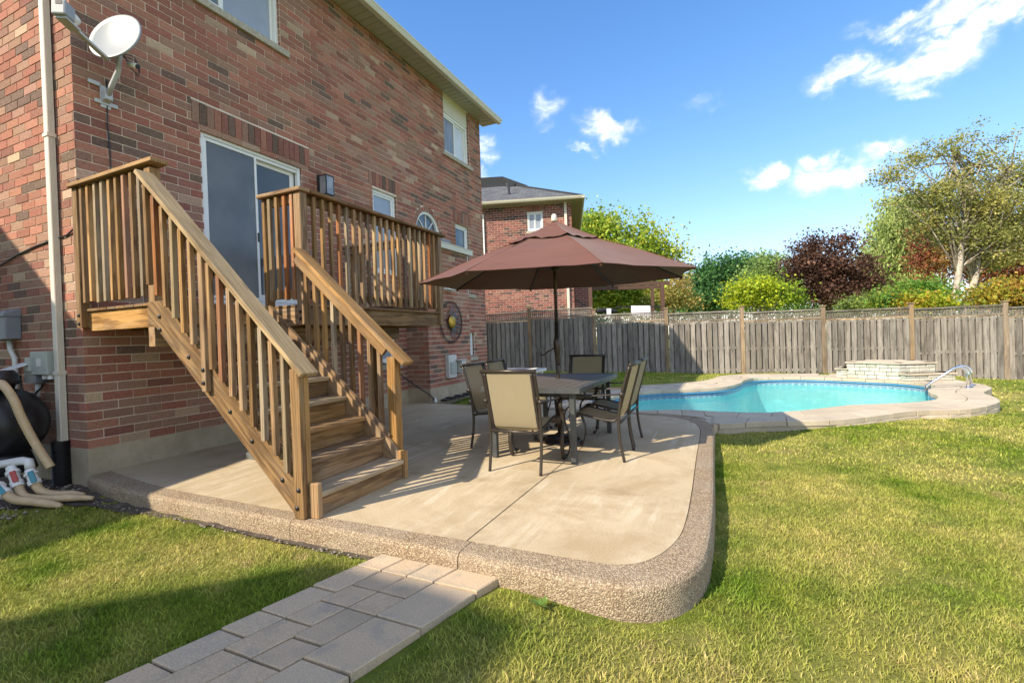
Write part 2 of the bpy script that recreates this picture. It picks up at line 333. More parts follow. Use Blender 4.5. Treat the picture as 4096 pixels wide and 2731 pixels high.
t = mat('leaf'); at_ = t.new('ShaderNodeAttribute', attribute_name='tint').outputs['Color']
setp(t, Base_Color=at_, Roughness=.55, Specular_IOR_Level=.3)
ts = t.new('ShaderNodeBsdfTranslucent', {'Color': at_}); mx = t.new('ShaderNodeMixShader', {0: .42, 1: t.b.outputs[0], 2: ts.outputs[0]}); t.l.new(mx.outputs[0], t.out.inputs[0]); MT['leaf'] = t.m
def barkmat(name, c1, c2, sc=8):
    t = mat(name); p = pos(t); n = t.noise(t.map(p, (1, 1, .35)), sc, 5, .7)
    setp(t, Base_Color=t.mix(t.ramp(n, [(.4, 0.0), (.6, 1.0)]), c1, c2), Roughness=.9); bump(t, n, .6, .02); MT[name] = t.m
barkmat('bark', (.10, .08, .06), (.20, .16, .12)); barkmat('bark_pale', (.20, .16, .12), (.46, .40, .33), 3)

# ------------------------------------------------------------------ mesh helpers
class MB:
    def __init__(s): s.v = []; s.f = []; s.c = []; s.uv = None
    def add(s, vs, fs, c=None):
        o = len(s.v); s.v += [tuple(x) for x in vs]; s.f += [tuple(i+o for i in f) for f in fs]
        if c is not None: s.c += [c]*len(vs)
    def box(s, x0, x1, y0, y1, z0, z1, c=None):
        s.add([(x0, y0, z0), (x1, y0, z0), (x1, y1, z0), (x0, y1, z0), (x0, y0, z1), (x1, y0, z1), (x1, y1, z1), (x0, y1, z1)],
              [(0, 3, 2, 1), (4, 5, 6, 7), (0, 1, 5, 4), (1, 2, 6, 5), (2, 3, 7, 6), (3, 0, 4, 7)], c)
        return s
    def obox(s, o, ax, ay, az, c=None):        # oriented box: corner o and three edge vectors
        o, ax, ay, az = map(Vector, (o, ax, ay, az))
        vs = [o, o+ax, o+ax+ay, o+ay, o+az, o+ax+az, o+ax+ay+az, o+ay+az]
        fl = ax.cross(ay).dot(az) < 0
        fs = [(0, 3, 2, 1), (4, 5, 6, 7), (0, 1, 5, 4), (1, 2, 6, 5), (2, 3, 7, 6), (3, 0, 4, 7)]
        s.add(vs, [f[::-1] for f in fs] if fl else fs, c); return s
    def prism(s, poly, z0, z1, top=True, bottom=True):
        n = len(poly); area = sum(poly[i][0]*poly[(i+1) % n][1]-poly[(i+1) % n][0]*poly[i][1] for i in range(n))
        if area < 0: poly = poly[::-1]
        za = z0 if callable(z0) else (lambda x, y: z0); zb = z1 if callable(z1) else (lambda x, y: z1)
        vs = [(x, y, za(x, y)) for x, y in poly]+[(x, y, zb(x, y)) for x, y in poly]
        fs = [(i, (i+1) % n, n+(i+1) % n, n+i) for i in range(n)]
        if top: fs.append(tuple(range(n, 2*n)))
        if bottom: fs.append(tuple(range(n))[::-1])
        s.add(vs, fs); return s
    def extrude(s, pts, vec):                  # planar polygon (3D) extruded by vec
        n = len(pts); pts = [Vector(p) for p in pts]; vec = Vector(vec)
        nrm = Vector((0, 0, 0))
        for i in range(n): nrm += pts[i].cross(pts[(i+1) % n])
        if nrm.dot(vec) > 0: pts = pts[::-1]
        s.add(pts+[p+vec for p in pts], [tuple(range(n)), tuple(range(n, 2*n))[::-1]]+[(i, n+i, n+(i+1) % n, (i+1) % n) for i in range(n)]); return s
    def tube(s, pts, r, n=8, caps=True, flat=None):
        pts = [Vector(p) for p in pts]; rs = r if isinstance(r, (list, tuple)) else [r]*len(pts)
        rings = []; prev = None
        for i, p in enumerate(pts):
            d = (pts[min(i+1, len(pts)-1)]-pts[max(i-1, 0)]).normalized()
            if prev is None: a = d.orthogonal().normalized() if flat is None else (Vector(flat)-d*d.dot(Vector(flat))).normalized()
            else: a = (prev-d*prev.dot(d)).normalized()
            prev = a; b = d.cross(a); fl = 1 if flat is None else .35
            rings.append([p+(a*math.cos(2*math.pi*k/n)+b*math.sin(2*math.pi*k/n)*fl)*rs[i] for k in range(n)])
        vs = [v for rg in rings for v in rg]; fs = []
        for i in range(len(pts)-1):
            for k in range(n): fs.append((i*n+k, i*n+(k+1) % n, (i+1)*n+(k+1) % n, (i+1)*n+k))
        if caps: fs.append(tuple(range(n))[::-1]); fs.append(tuple(range((len(pts)-1)*n, len(pts)*n)))
        s.add(vs, fs); return s
    def lathe(s, prof, c=(0, 0, 0), n=24, axis=None):
        vs = []; M = Matrix.Identity(3) if axis is None else Vector(axis).to_track_quat('Z', 'Y').to_matrix()
        for r, z in prof:
            for k in range(n):
                a = 2*math.pi*k/n; vs.append(Vector(c)+M @ Vector((r*math.cos(a), r*math.sin(a), z)))
        fs = [(i*n+k, i*n+(k+1) % n, (i+1)*n+(k+1) % n, (i+1)*n+k) for i in range(len(prof)-1) for k in range(n)]
        if prof[0][0] > .0005: fs.append(tuple(range(n))[::-1])
        if prof[-1][0] > .0005: fs.append(tuple(range((len(prof)-1)*n, len(prof)*n)))
        s.add(vs, fs); return s
    def mesh(s, name, m, smooth=False):
        me = bpy.data.meshes.new(name); me.from_pydata(s.v, [], s.f); me.materials.append(MT[m])
        if s.c:
            a = me.color_attributes.new('tint', 'FLOAT_COLOR', 'POINT'); a.data.foreach_set('color', np.array([(*c[:3], 1) for c in s.c], dtype='f').ravel())
        if smooth: me.polygons.foreach_set('use_smooth', [True]*len(me.polygons))
        return me
    def build(s, name, m, parent=None, smooth=False, bevel=0, kind=None):
        return link(name, s.mesh(name, m, smooth), parent, bevel, kind)
def link(name, me, parent=None, bevel=0, kind=None, mw=None):
    o = bpy.data.objects.new(name, me); col.objects.link(o)
    if mw is not None: o.matrix_basis = mw
    if parent is not None:
        o.parent = parent
        o.matrix_parent_inverse = WM(parent).inverted()
    if bevel:
        b = o.modifiers.new('bevel', 'BEVEL'); b.width = bevel; b.segments = 1 if bevel < .01 else 2; b.limit_method = 'ANGLE'
    if kind: o['kind'] = kind
    return o
def WM(o):
    m = o.matrix_basis.copy()
    if o.parent is not None: m = WM(o.parent) @ o.matrix_parent_inverse @ m
    return m
def thing(name, label, cat, loc=(0, 0, 0), rz=0, group=None, kind=None):
    o = bpy.data.objects.new(name, None); col.objects.link(o); o.empty_display_size = .2
    o.location = loc; o.rotation_euler = (0, 0, rz); o.matrix_basis = Matrix.Translation(Vector(loc)) @ Matrix.Rotation(rz, 4, 'Z')
    if kind: o['kind'] = kind
    else: o['label'] = label; o['category'] = cat
    if group: o['group'] = group
    return o
def tag(o, label, cat, group=None):
    o['label'] = label; o['category'] = cat
    if group: o['group'] = group
    return o
_bm = {}
def board(name, a, b, wd, th, m, parent, up=(0, 0, 1), bevel=.003, label=None):
    """a board from a to b; wd = size across (along side), th = size along up"""
    a, b = Vector(a), Vector(b); L = (b-a).length; x = (b-a).normalized(); up = Vector(up)
    z = (up-x*up.dot(x)).normalized(); y = z.cross(x)
    key = (round(L, 3), round(wd, 4), round(th, 4), m, bevel)
    if key not in _bm: _bm[key] = MB().box(-L/2, L/2, -wd/2, wd/2, -th/2, th/2).mesh(name, m)
    M4 = Matrix((x, y, z)).transposed().to_4x4(); M4.translation = (a+b)/2
    o = link(name, _bm[key], parent, bevel, mw=M4)
    if label: o['label'] = label
    return o
def dup(root, loc, rz, label, group=None):
    r = root.copy(); col.objects.link(r); r.location = loc; r.rotation_euler = (0, 0, rz); r['label'] = label
    if group: r['group'] = group
    for ch in [o for o in bpy.data.objects if o.parent == root]:
        c = ch.copy(); col.objects.link(c); c.parent = r
        for g in [o for o in bpy.data.objects if o.parent == ch]:
            d = g.copy(); col.objects.link(d); d.parent = c
    return r
def numesh(name, verts, faces_flat, counts, m, cols=None, smooth=False, uv=None):
    me = bpy.data.meshes.new(name); nv = len(verts); me.vertices.add(nv); me.vertices.foreach_set('co', np.asarray(verts, 'f').ravel())
    me.loops.add(len(faces_flat)); me.loops.foreach_set('vertex_index', np.asarray(faces_flat, 'i'))
    me.polygons.add(len(counts)); cs = np.asarray(counts, 'i'); me.polygons.foreach_set('loop_start', np.concatenate([[0], np.cumsum(cs)[:-1]]).astype('i')); me.polygons.foreach_set('loop_total', cs)
    if cols is not None:
        a = me.color_attributes.new('tint', 'FLOAT_COLOR', 'POINT'); a.data.foreach_set('color', np.c_[cols, np.ones(nv)].astype('f').ravel())
    me.materials.append(MT[m]); me.update(calc_edges=True); me.validate()
    return me
def inside_np(x, y, poly):
    c = np.zeros(len(x), bool); n = len(poly)
    for i in range(n):
        (x0, y0), (x1, y1) = poly[i], poly[i-1]
        if y0 == y1: continue
        c ^= ((y0 > y) != (y1 > y)) & (x < (x1-x0)*(y-y0)/(y1-y0)+x0)
    return c
def inside(pt, poly):
    x, y = pt; c = False; n = len(poly)
    for i in range(n):
        (x0, y0), (x1, y1) = poly[i], poly[i-1]
        if (y0 > y) != (y1 > y) and x < (x1-x0)*(y-y0)/(y1-y0)+x0: c = not c
    return c

# ================================================================== THE GROUND
GC = [(0, -.5, -.12), (1, -.3, -.135), (2, -.3, -.135), (3.3, -.3, -.145), (5.3, -.4, -.19), (2, -1.2, -.14), (4.75, -.6, -.120), (4.6, -1.4, -.13), (3.3, -.8, -.15), (3.1, -1.6, -.165), (5.7, 2, -.17), (5.8, 4, -.14), (7.3, 4.8, -.10), (8.6, 5.8, -.12), (9.5, 7, -.15), (10.3, 9, -.17),
      (3, 9, -.10), (1, 8, -.06), (6, 12.5, -.16), (1.3, 14.4, -.18), (-1, 14, -.06), (6, 15.3, -.29), (8.5, 15.8, -.33), (11, 16.3, -.42), (13.3, 16.7, -.6), (10.5, 12, -.24), (13, 8, -.4),
      (10, 2, -.3), (8, -1, -.28), (14, 0, -.5), (3, -3, -.16), (0, -4, -.12), (6, -5, -.25), (-3, -1, -.08), (-2, 12, -.05), (20, 20, -.7), (-10, 30, -.3)]
_g = np.array(GC)
def gz_np(x, y):
    x = np.asarray(x, float); y = np.asarray(y, float)
    d = (x[..., None]-_g[:, 0])**2+(y[..., None]-_g[:, 1])**2+.15
    w_ = d**-1.6; return (w_*_g[:, 2]).sum(-1)/w_.sum(-1)
def gz(x, y): return float(gz_np(x, y))

def spline(P, n, closed=False):
    out = []; m = len(P); segs = m if closed else m-1
    for i in range(segs):
        g = lambda k: np.array(P[(i+k) % m] if closed else P[min(max(i+k, 0), m-1)], float)
        p0, p1, p2, p3 = g(-1), g(0), g(1), g(2)
        for k in range(n):
            t_ = k/n; out.append(tuple(.5*((2*p1)+(-p0+p2)*t_+(2*p0-5*p1+4*p2-p3)*t_*t_+(-p0+3*p1-3*p2+p3)*t_**3)))
    if not closed: out.append(tuple(P[-1]))
    return out
# curb: (outer, inner) pairs going round the slab from the house corner to the bump wall
CURB = [((0.03, -.03), (0.02, .17)), ((.5, -.11), (.5, .09)), ((1.2, -.165), (1.2, .0)), ((2.0, -.18), (2.0, -.03)), ((2.93, -.19), (2.93, -.055)), ((3.6, -.20), (3.6, -.055)), ((4.28, -.225), (4.28, -.055)),
        ((4.8, -.255), (4.75, -.06)), ((5.1, -.265), (5.05, -.06)), ((5.3, -.21), (5.2, -.02)), ((5.45, -.08), (5.31, .10)), ((5.55, .15), (5.39, .33)), ((5.58, .5), (5.42, .6)), ((5.58, 1.2), (5.42, 1.2)),
        ((5.55, 2.4), (5.39, 2.4)), ((5.53, 3.3), (5.375, 3.3)), ((5.52, 3.8), (5.35, 3.75)), ((5.47, 4.2), (5.27, 4.1)), ((5.3, 4.55), (5.12, 4.36)), ((4.95, 4.74), (4.85, 4.54)), ((4.3, 4.8), (4.3, 4.63)),
        ((3.6, 4.82), (3.6, 4.66)), ((2.5, 4.99), (2.5, 4.85)), ((1.5, 5.08), (1.5, 4.94)), ((.53, 5.2), (.53, 5.06))]
cur = spline([a+b for a, b in CURB], 5)
slab_poly = [(c[2], c[3]) for c in cur]+[(.5, 5.10), (.0, 5.12), (.0, .17)]
outer_poly = [(c[0], c[1]) for c in cur]+[(0, 5.3), (0, 0)]
# pool pairs (inner edge, outer edge of the paving)
POOL = [((4.28, 4.95), (4.3, 4.81)), ((4.88, 5.19), (4.9, 4.76)), ((5.2, 5.21), (5.33, 4.56)), ((5.64, 5.14), (5.55, 4.12)), ((6.16, 5.2), (6.05, 4.42)), ((6.5, 5.38), (6.5, 4.56)), ((6.85, 5.68), (7.02, 4.80)),
        ((7.25, 6.09), (7.5, 5.23)), ((7.76, 6.37), (8.05, 5.74)), ((8.22, 6.61), (8.65, 6.0)), ((8.6, 6.97), (9.06, 6.44)), ((8.75, 7.32), (9.37, 6.95)), ((8.81, 7.61), (9.51, 7.54)), ((8.83, 7.92), (9.56, 7.95)),
        ((8.93, 8.33), (9.72, 8.3)), ((9.1, 8.7), (10.0, 8.85)), ((9.26, 9.09), (10.06, 9.41)), ((9.23, 9.5), (10.0, 9.9)), ((9.11, 9.81), (9.97, 10.3)), ((8.89, 10.08), (9.8, 10.9)), ((8.62, 10.26), (9.4, 11.5)),
        ((8.18, 10.5), (8.7, 11.75)), ((7.58, 10.78), (7.8, 11.82)), ((6.83, 10.8), (6.7, 11.75)), ((6.27, 10.54), (5.8, 11.5)), ((6.02, 9.93), (5.42, 10.86)), ((5.93, 9.34), (5.23, 10.02)), ((5.63, 8.53), (4.8, 9.35)),
        ((4.96, 7.98), (4.3, 8.95)), ((4.29, 7.62), (3.6, 8.4)), ((3.9, 7.2), (3.0, 7.95)), ((3.7, 6.7), (1.8, 7.3)), ((3.68, 6.2), (1.0, 6.8)), ((3.78, 5.6), (1.2, 5.4)), ((3.98, 5.15), (3.0, 4.93))]
pool = spline([a+b for a, b in POOL], 6, closed=True)
pin = [(c[0], c[1]) for c in pool]; pout = [(c[2], c[3]) for c in pool]

# lawn: fine grid near, ground sheet beyond
gx = np.concatenate([np.arange(-6, 14, .2), np.arange(14, 30.1, 1)]); gy = np.concatenate([np.arange(-9, 18, .2), np.arange(18, 40.1, 1)])
X, Y = np.meshgrid(gx, gy, indexing='ij'); Zg = gz_np(X, Y)+.012*np.sin(X*3.1+Y*1.7)*np.cos(Y*2.3-X)
idx = np.arange(X.size).reshape(X.shape); lawn_f = []
bx_out = [(p[0]+(q[0]-p[0])*.85, p[1]+(q[1]-p[1])*.85) for p, q in zip(pin, pout)]
for i in range(len(gx)-1):
    for j in range(len(gy)-1):
        if 0 < gx[i] < 11 and -.3 < gy[j] < 13:
            cs = [(gx[i], gy[j]), (gx[i+1], gy[j]), (gx[i+1], gy[j+1]), (gx[i], gy[j+1])]
            if all(inside(c, bx_out) for c in cs) or all(inside(c, outer_poly) for c in cs): continue
        lawn_f.append((idx[i, j], idx[i+1, j], idx[i+1, j+1], idx[i, j+1]))
V = np.c_[X.ravel(), Y.ravel(), Zg.ravel()]
lawn = link('lawn', numesh('lawn', V, np.array(lawn_f).ravel(), [4]*len(lawn_f), 'lawn_ground', smooth=True), kind='structure')
g = MB(); a, b = -400, 600; g.add([(a, a, -2.2), (b, a, -2.2), (b, b, -2.2), (a, b, -2.2)], [(0, 1, 2, 3)]); g.build('ground', 'lawn_ground', kind='structure')

def in_view(x, y, z=0, mg=60):
    q = proj((x, y, z)); return q is not None and -mg < q[0] < 4096+mg and -mg < q[1] < 2731+mg
# ------------- grass blades
def make_grass():
    P = []; K = []
    path_poly = [(3.72, -.2), (4.58, -.2), (4.05, -2.6), (3.05, -2.6)]
    for (n, d0, d1) in ((300000, .4, 5.4), (130000, 5.4, 9.5), (70000, 9.5, 20)):
        # sample in a fan round the camera
        ang = nr.uniform(math.radians(-82), math.radians(38), n*2); rr = np.sqrt(nr.uniform(d0*d0, d1*d1, n*2))
        x = CAM.x+rr*np.sin(ang); y = CAM.y+rr*np.cos(ang)
        dd = np.c_[x, y, gz_np(x, y)]-np.array(CAM); k = dd @ np.array(FW); u = 2048+F*(dd @ np.array(RT))/np.maximum(k, .01); v = 1365.5-F*(dd @ np.array(UP))/np.maximum(k, .01)
        ok = (k > .3) & (u > -900) & (u < 5400) & (v < 4200) & (x < 15.5)
        x, y, rr = x[ok][:n], y[ok][:n], rr[ok][:n]
        keep = ~(inside_np(x, y, outer_poly) | ((y > -.3) & inside_np(x, y, pout)) | inside_np(x, y, path_poly) | ((x < 0) & (y > -.05)) | ((x < .7) & (y > -.34+.05*np.sin(x*9))) | (y > 16.6+x*.02)
                 | ((x < .55) & (y > -.62) & (x+y*.5 < .25)))
        P.append(np.c_[x[keep], y[keep]]); K.append(rr[keep])
    P = np.concatenate(P); K = np.concatenate(K); n = len(P)
    z = gz_np(P[:, 0], P[:, 1])-.003+.012*np.sin(P[:, 0]*3.1+P[:, 1]*1.7)*np.cos(P[:, 1]*2.3-P[:, 0])
    cl = np.array([noise.noise((a*2.2, b*2.2, 3)) for a, b in P]); cl2 = np.array([noise.noise((a*9, b*9, 8)) for a, b in P])
    h = (.016+.013*nr.rand(n))*(1+.5*cl+.35*cl2)*np.where(K < 5.4, 1.0, np.where(K < 9.5, 1.1, 1.25)); wd = np.where(K < 5.4, .0020, np.where(K < 9.5, .0046, .010))*(0.7+.6*nr.rand(n))
    near = np.clip((-.16-P[:, 1])/.16, .6, 1); near[(P[:, 0] > 5.65) | (P[:, 1] > 0)] = 1; h *= near
    a = nr.uniform(0, 2*np.pi, n); lean = h*(.35+.95*nr.rand(n)); la = a+nr.uniform(-1, 1, n)+np.pi/2
    dx, dy = np.cos(a)*wd, np.sin(a)*wd; lx, ly = np.cos(la)*lean, np.sin(la)*lean
    B = np.c_[P, z]; vs = np.zeros((n, 5, 3))
    vs[:, 0] = B+np.c_[-dx, -dy, 0*z]; vs[:, 1] = B+np.c_[dx, dy, 0*z]
    vs[:, 2] = B+np.c_[dx*.8+lx*.35, dy*.8+ly*.35, h*.6]; vs[:, 3] = B+np.c_[-dx*.8+lx*.35, -dy*.8+ly*.35, h*.6]; vs[:, 4] = B+np.c_[lx, ly, h]
    o = (np.arange(n)*5)[:, None]; f = np.concatenate([o+0, o+1, o+2, o+3, o+3, o+2, o+4], 1).ravel(); cnt = np.tile([4, 3], n)
    tone = (.80+.46*nr.rand(n))*(1+.22*cl2); dry = (nr.rand(n) < .16)
    c = np.c_[tone*1.02, tone, tone*.9]; c[dry] = np.c_[tone[dry]*1.55, tone[dry]*1.3, tone[dry]*1.9]
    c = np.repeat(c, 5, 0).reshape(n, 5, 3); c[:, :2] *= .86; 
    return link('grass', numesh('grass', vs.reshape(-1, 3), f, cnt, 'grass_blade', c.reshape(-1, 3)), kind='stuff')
make_grass()

# ------------- patio slab cut into panels by the control joints
def clip(poly, axis, v, keep_less):
    out = []
    for i in range(len(poly)):
        a, b = poly[i-1], poly[i]; ia = (a[axis] <= v) == keep_less; ib = (b[axis] <= v) == keep_less
        if ia != ib:
            t_ = (v-a[axis])/(b[axis]-a[axis]); out.append((a[0]+(b[0]-a[0])*t_, a[1]+(b[1]-a[1])*t_))
        if ib: out.append(b)
    return out
patio = thing('patio', '', '', kind='structure')
xs = [(-1, 1.42, .0015), (1.42, 2.84, .005), (2.84, 4.25, .006), (4.25, 7, 0)]; ys = [(-1, 1.05), (1.05, 6)]
for k, (x0, x1, gp) in enumerate(xs):
    gl_ = xs[k-1][2] if k else 0
    for (y0, y1) in ys:
        p = clip(clip(clip(clip(slab_poly, 0, x0+gl_, False), 0, x1-gp, True), 1, y0+.0008, False), 1, y1-.0008, True)
        if len(p) > 2: MB().prism(p, -.12, 0).build('slab_panel', 'concrete', patio)
MB().prism([(p[0], p[1]) for p in slab_poly], -.3, -.022).build('slab_bed', 'joint_sand', patio)
prof = [(0, -.006), (.0, .001), (.80, -.004), (.92, -.012), (.985, -.032), (1.0, -.06), (1.0, -.5), (.0, -.5)]
def curb_section(seg):
    m = MB(); np_ = len(prof)
    for c in seg:
        o = Vector((c[0], c[1], 0)); i = Vector((c[2], c[3], 0)); i = i+(o-i).normalized()*.006
        for f_, z in prof: q = i.lerp(o, f_); m.v.append((q.x, q.y, z))
    for k in range(len(seg)-1):
        for j in range(np_):
            m.f.append((k*np_+j, k*np_+(j+1) % np_, (k+1)*np_+(j+1) % np_, (k+1)*np_+j))
    m.f.append(tuple(range(np_))[::-1]); m.f.append(tuple(range((len(seg)-1)*np_, len(seg)*np_)))
    me = m.mesh('curb_section', 'aggregate'); bm_fix(me); return link('curb_section', me, patio)
def bm_fix(me):
    import bmesh
    b = bmesh.new(); b.from_mesh(me); bmesh.ops.recalc_face_normals(b, faces=b.faces); b.to_mesh(me); b.free()
fine = spline([a+b for a, b in CURB], 12); cuts = [0, 4*12, 6*12, len(fine)-1]
for a, b in zip(cuts[:-1], cuts[1:]):
    seg = list(fine[a:b+1])
    if a: seg[0] = tuple(x+(.006 if i in (0, 2) else 0) for i, x in enumerate(seg[0]))
    curb_section(seg)

# ------------- paver path leading to the curb
path = thing('garden_path', '', '', kind='structure')
e0, e1 = Vector((3.74, -.212, 0)), Vector((4.545, -.25, 0)); pdir = Vector((-.262, -.965, 0)).normalized(); pw = Vector((1, -.02, 0)).normalized(); W6 = .805/6
grid = {}; NC = 9; W6 = .805/NC
sizes = [(2, 2), (2, 2), (2, 2), (3, 2), (2, 3), (2, 2), (3, 2), (2, 3), (3, 3), (2, 2), (4, 3), (3, 4)]
for row in range(0, 28):
    for cx in range(NC):
        if (cx, row) in grid: continue
        run = 0
        while cx+run < NC and (cx+run, row) not in grid: run += 1
        ok_ = [z for z in sizes if z[0] <= run and run-z[0] != 1]
        sw, sh = rnd.choice(ok_) if ok_ else (run, 2)
        while any((cx+i, row+j) in grid for i in range(sw) for j in range(sh)): sh -= 1
        for i in range(sw):
            for j in range(sh): grid[(cx+i, row+j)] = 1
        g_ = .0045; m = MB(); o = e0
        def P2(a, b):
            q = o+pw*(a*W6)+pdir*(b*W6); return q
        jt = lambda: rnd.uniform(-.03, .03)
        cs = [(cx+g_/W6+jt(), row+g_/W6+jt()), (cx+sw-g_/W6+jt(), row+g_/W6), (cx+sw-g_/W6, row+sh-g_/W6+jt()), (cx+g_/W6, row+sh-g_/W6)]
        zt = -.088-.00195*(row)+rnd.uniform(-.002, .002)
        q = [P2(a, b) for a, b in cs]; cen = sum(q, Vector())/4
        top = [cen+(p-cen)*(1-.006/max((p-cen).length, .01)) for p in q]
        m.add([(p.x, p.y, zt-.10) for p in q]+[(p.x, p.y, zt-.005) for p in q]+[(p.x, p.y, zt) for p in top],
              [(3, 2, 1, 0)[::1], (8, 9, 10, 11)[::-1]]+[f for i in range(4) for f in ((i, i+4, (i+1) % 4+4, (i+1) % 4), (i+4, i+8, (i+1) % 4+8, (i+1) % 4+4))])
        me = m.mesh('paver', 'paver'); bm_fix(me); link('paver', me, path)
q = [e0+pw*.02, e1-pw*.02, e1-pw*.02+pdir*(28*W6), e0+pw*.02+pdir*(28*W6)]
MB().prism([(p.x, p.y) for p in q], -.3, lambda x, y: -.102+.0218*(y+.26)).build('paver_bed', 'joint_sand', path)

# ------------- dirt strips where the grass stops
m = MB(); pts = [(-1.75, .0), (-1.75, -.9), (-.4, -.85), (.1, -.62), (.35, -.42), (.7, -.30), (2.2, -.225), (3.7, -.25), (3.7, -.1), (.3, -.02)]
def strip(name, pts, m_, dz, seg=.06):
    x0, x1 = min(p[0] for p in pts), max(p[0] for p in pts); y0, y1 = min(p[1] for p in pts), max(p[1] for p in pts)
    m = MB(); nx, ny = int((x1-x0)/seg)+1, int((y1-y0)/seg)+1
    for i in range(nx+1):
        for j in range(ny+1):
            x, y = x0+i*seg, y0+j*seg; m.v.append((x, y, gz(x, y)+dz+.018*noise.noise((x*9, y*9, 0))))
    for i in range(nx):
        for j in range(ny):
            if inside((x0+(i+.5)*seg, y0+(j+.5)*seg), pts): m.f.append((i*(ny+1)+j, (i+1)*(ny+1)+j, (i+1)*(ny+1)+j+1, i*(ny+1)+j+1))
    return m.build(name, m_, smooth=True, kind='structure')
strip('dirt', pts, 'dirt', .012)
m = MB()
for i in range(420):
    if i < 260: x, y = rnd.uniform(-1.6, .45), rnd.uniform(-.75, -.05)
    else: x, y = rnd.uniform(.3, 3.6), rnd.uniform(-.27, -.20)
    if x > .1 and y > -.22: continue
    s_ = rnd.uniform(.005, .02)*(1 if i < 260 else .6); z = gz(x, y)+.02
    ring = [(x+s_*math.cos(k*1.05+rnd.random()*.4), y+s_*math.sin(k*1.05), z+rnd.uniform(-.2, .3)*s_) for k in range(6)]
    m.add(ring+[(x, y, z+s_*.8), (x, y, z-s_)], [(k, (k+1) % 6, 6) for k in range(6)]+[((k+1) % 6, k, 7) for k in range(6)])
m.build('gravel', 'pebble', kind='stuff')

MB().prism([(5.25, 4.45), (5.50, 4.12), (5.66, 4.22), (5.6, 4.6), (5.4, 4.8)], -.4, -.012).build('paving_infill', 'coping', kind='structure')
# ================================================================== POOL
WL = -.185
pav = thing('pool_paving', '', '', kind='structure')
N = len(pool); clen = [0]
for i in range(N):
    a, b = pool[i], pool[(i+1) % N]; clen.append(clen[-1]+max(math.dist(a[:2], b[:2]), .75*math.dist(a[2:], b[2:])))
tot = clen[-1]
def pp(s_):
    s_ %= tot; k = next(i for i in range(N) if clen[i+1] > s_); t_ = (s_-clen[k])/(clen[k+1]-clen[k]); a, b = np.array(pool[k]), np.array(pool[(k+1) % N]); c = a+(b-a)*t_
    return c[:2], c[2:]
s_ = 0; row_off = .0
stations = []
while s_ < tot-.25: stations.append(s_); s_ += rnd.uniform(.34, .52)
stations.append(tot)
def paver_quad(s0, s1, f0, f1, zt=0.0, th=.075):
    pts = []
    ns = 3
    for k in range(ns+1): i, o = pp(s0+(s1-s0)*k/ns-(1e-6 if s1 == tot and k == ns else 0)); pts.append(i+(o-i)*f0(i, o))
    for k in range(ns, -1, -1): i, o = pp(s0+(s1-s0)*k/ns-(1e-6 if s1 == tot and k == ns else 0)); pts.append(i+(o-i)*f1(i, o))
    c = np.mean(pts, 0); pts = [p+(c-p)/max(np.linalg.norm(c-p), .05)*.005 for p in pts]
    me = MB().prism([tuple(p) for p in pts], -.07+zt, zt).mesh('paver', 'coping'); bm_fix(me); return link('paver', me, pav, .004)
for a, b in zip(stations[:-1], stations[1:]):
    i, o = pp((a+b)/2); wd = np.linalg.norm(o-i); nrow = max(1, int(round(wd/.42)))
    if nrow > 4: nrow = 5
    for r_ in range(nrow):
        sh_ = (.17*(r_ % 2)) if nrow > 1 else 0
        paver_quad(min(a+sh_, tot) if sh_ else a, b+sh_, lambda i, o, r_=r_: r_/nrow, lambda i, o, r_=r_: (r_+1)/nrow, rnd.uniform(-.003, .001))
# body under the pavers
def ring(m, za, zb, fi, fo):
    n = len(pool)
    base = len(m.v)
    for c in pool:
        i, o = np.array(c[:2]), np.array(c[2:]); w_ = np.linalg.norm(o-i); pi_, po = i+(o-i)*(fi/w_), o-(o-i)*(fo/w_)
        m.v += [(pi_[0], pi_[1], zb), (po[0], po[1], zb), (po[0], po[1], za), (pi_[0], pi_[1], za)]
    for k in range(n):
        a, b = base+k*4, base+((k+1) % n)*4
        for j in range(4): m.f.append((a+j, b+j, b+(j+1) % 4, a+(j+1) % 4))
m = MB(); ring(m, -.6, -.071, .06, .02); me = m.mesh('paving_base', 'coping'); bm_fix(me); link('paving_base', me, pav)
# retaining blocks around the outside, below the pavers on the lawn side
so_ = 0
for lv, (za, zb, off) in enumerate(((-.158, -.074, .012),)):
    k = 3.2
    s_ = next(clen[i] for i in range(N) if pool[i][2] > 6.9 and pool[i][3] < 5.2)
    send = next(clen[i] for i in range(N) if pool[i][3] > 11.4)
    while s_ < send:
        L_ = rnd.uniform(.25, .4); e = min(s_+L_, send); pts = []
        for k in range(3): i, o = pp(s_+.004+(e-s_-.008)*k/2); d_ = (o-i)/np.linalg.norm(o-i); pts.append(o-d_*.16)
        for k in range(2, -1, -1): i, o = pp(s_+.004+(e-s_-.008)*k/2); d_ = (o-i)/np.linalg.norm(o-i); pts.append(o+d_*(rnd.uniform(-.012, .008)))
        me = MB().prism([tuple(p) for p in pts], za, zb).mesh('edge_block', 'coping'); bm_fix(me); link('edge_block', me, pav, .006); s_ = e
basin = thing('pool_basin', '', '', kind='structure')
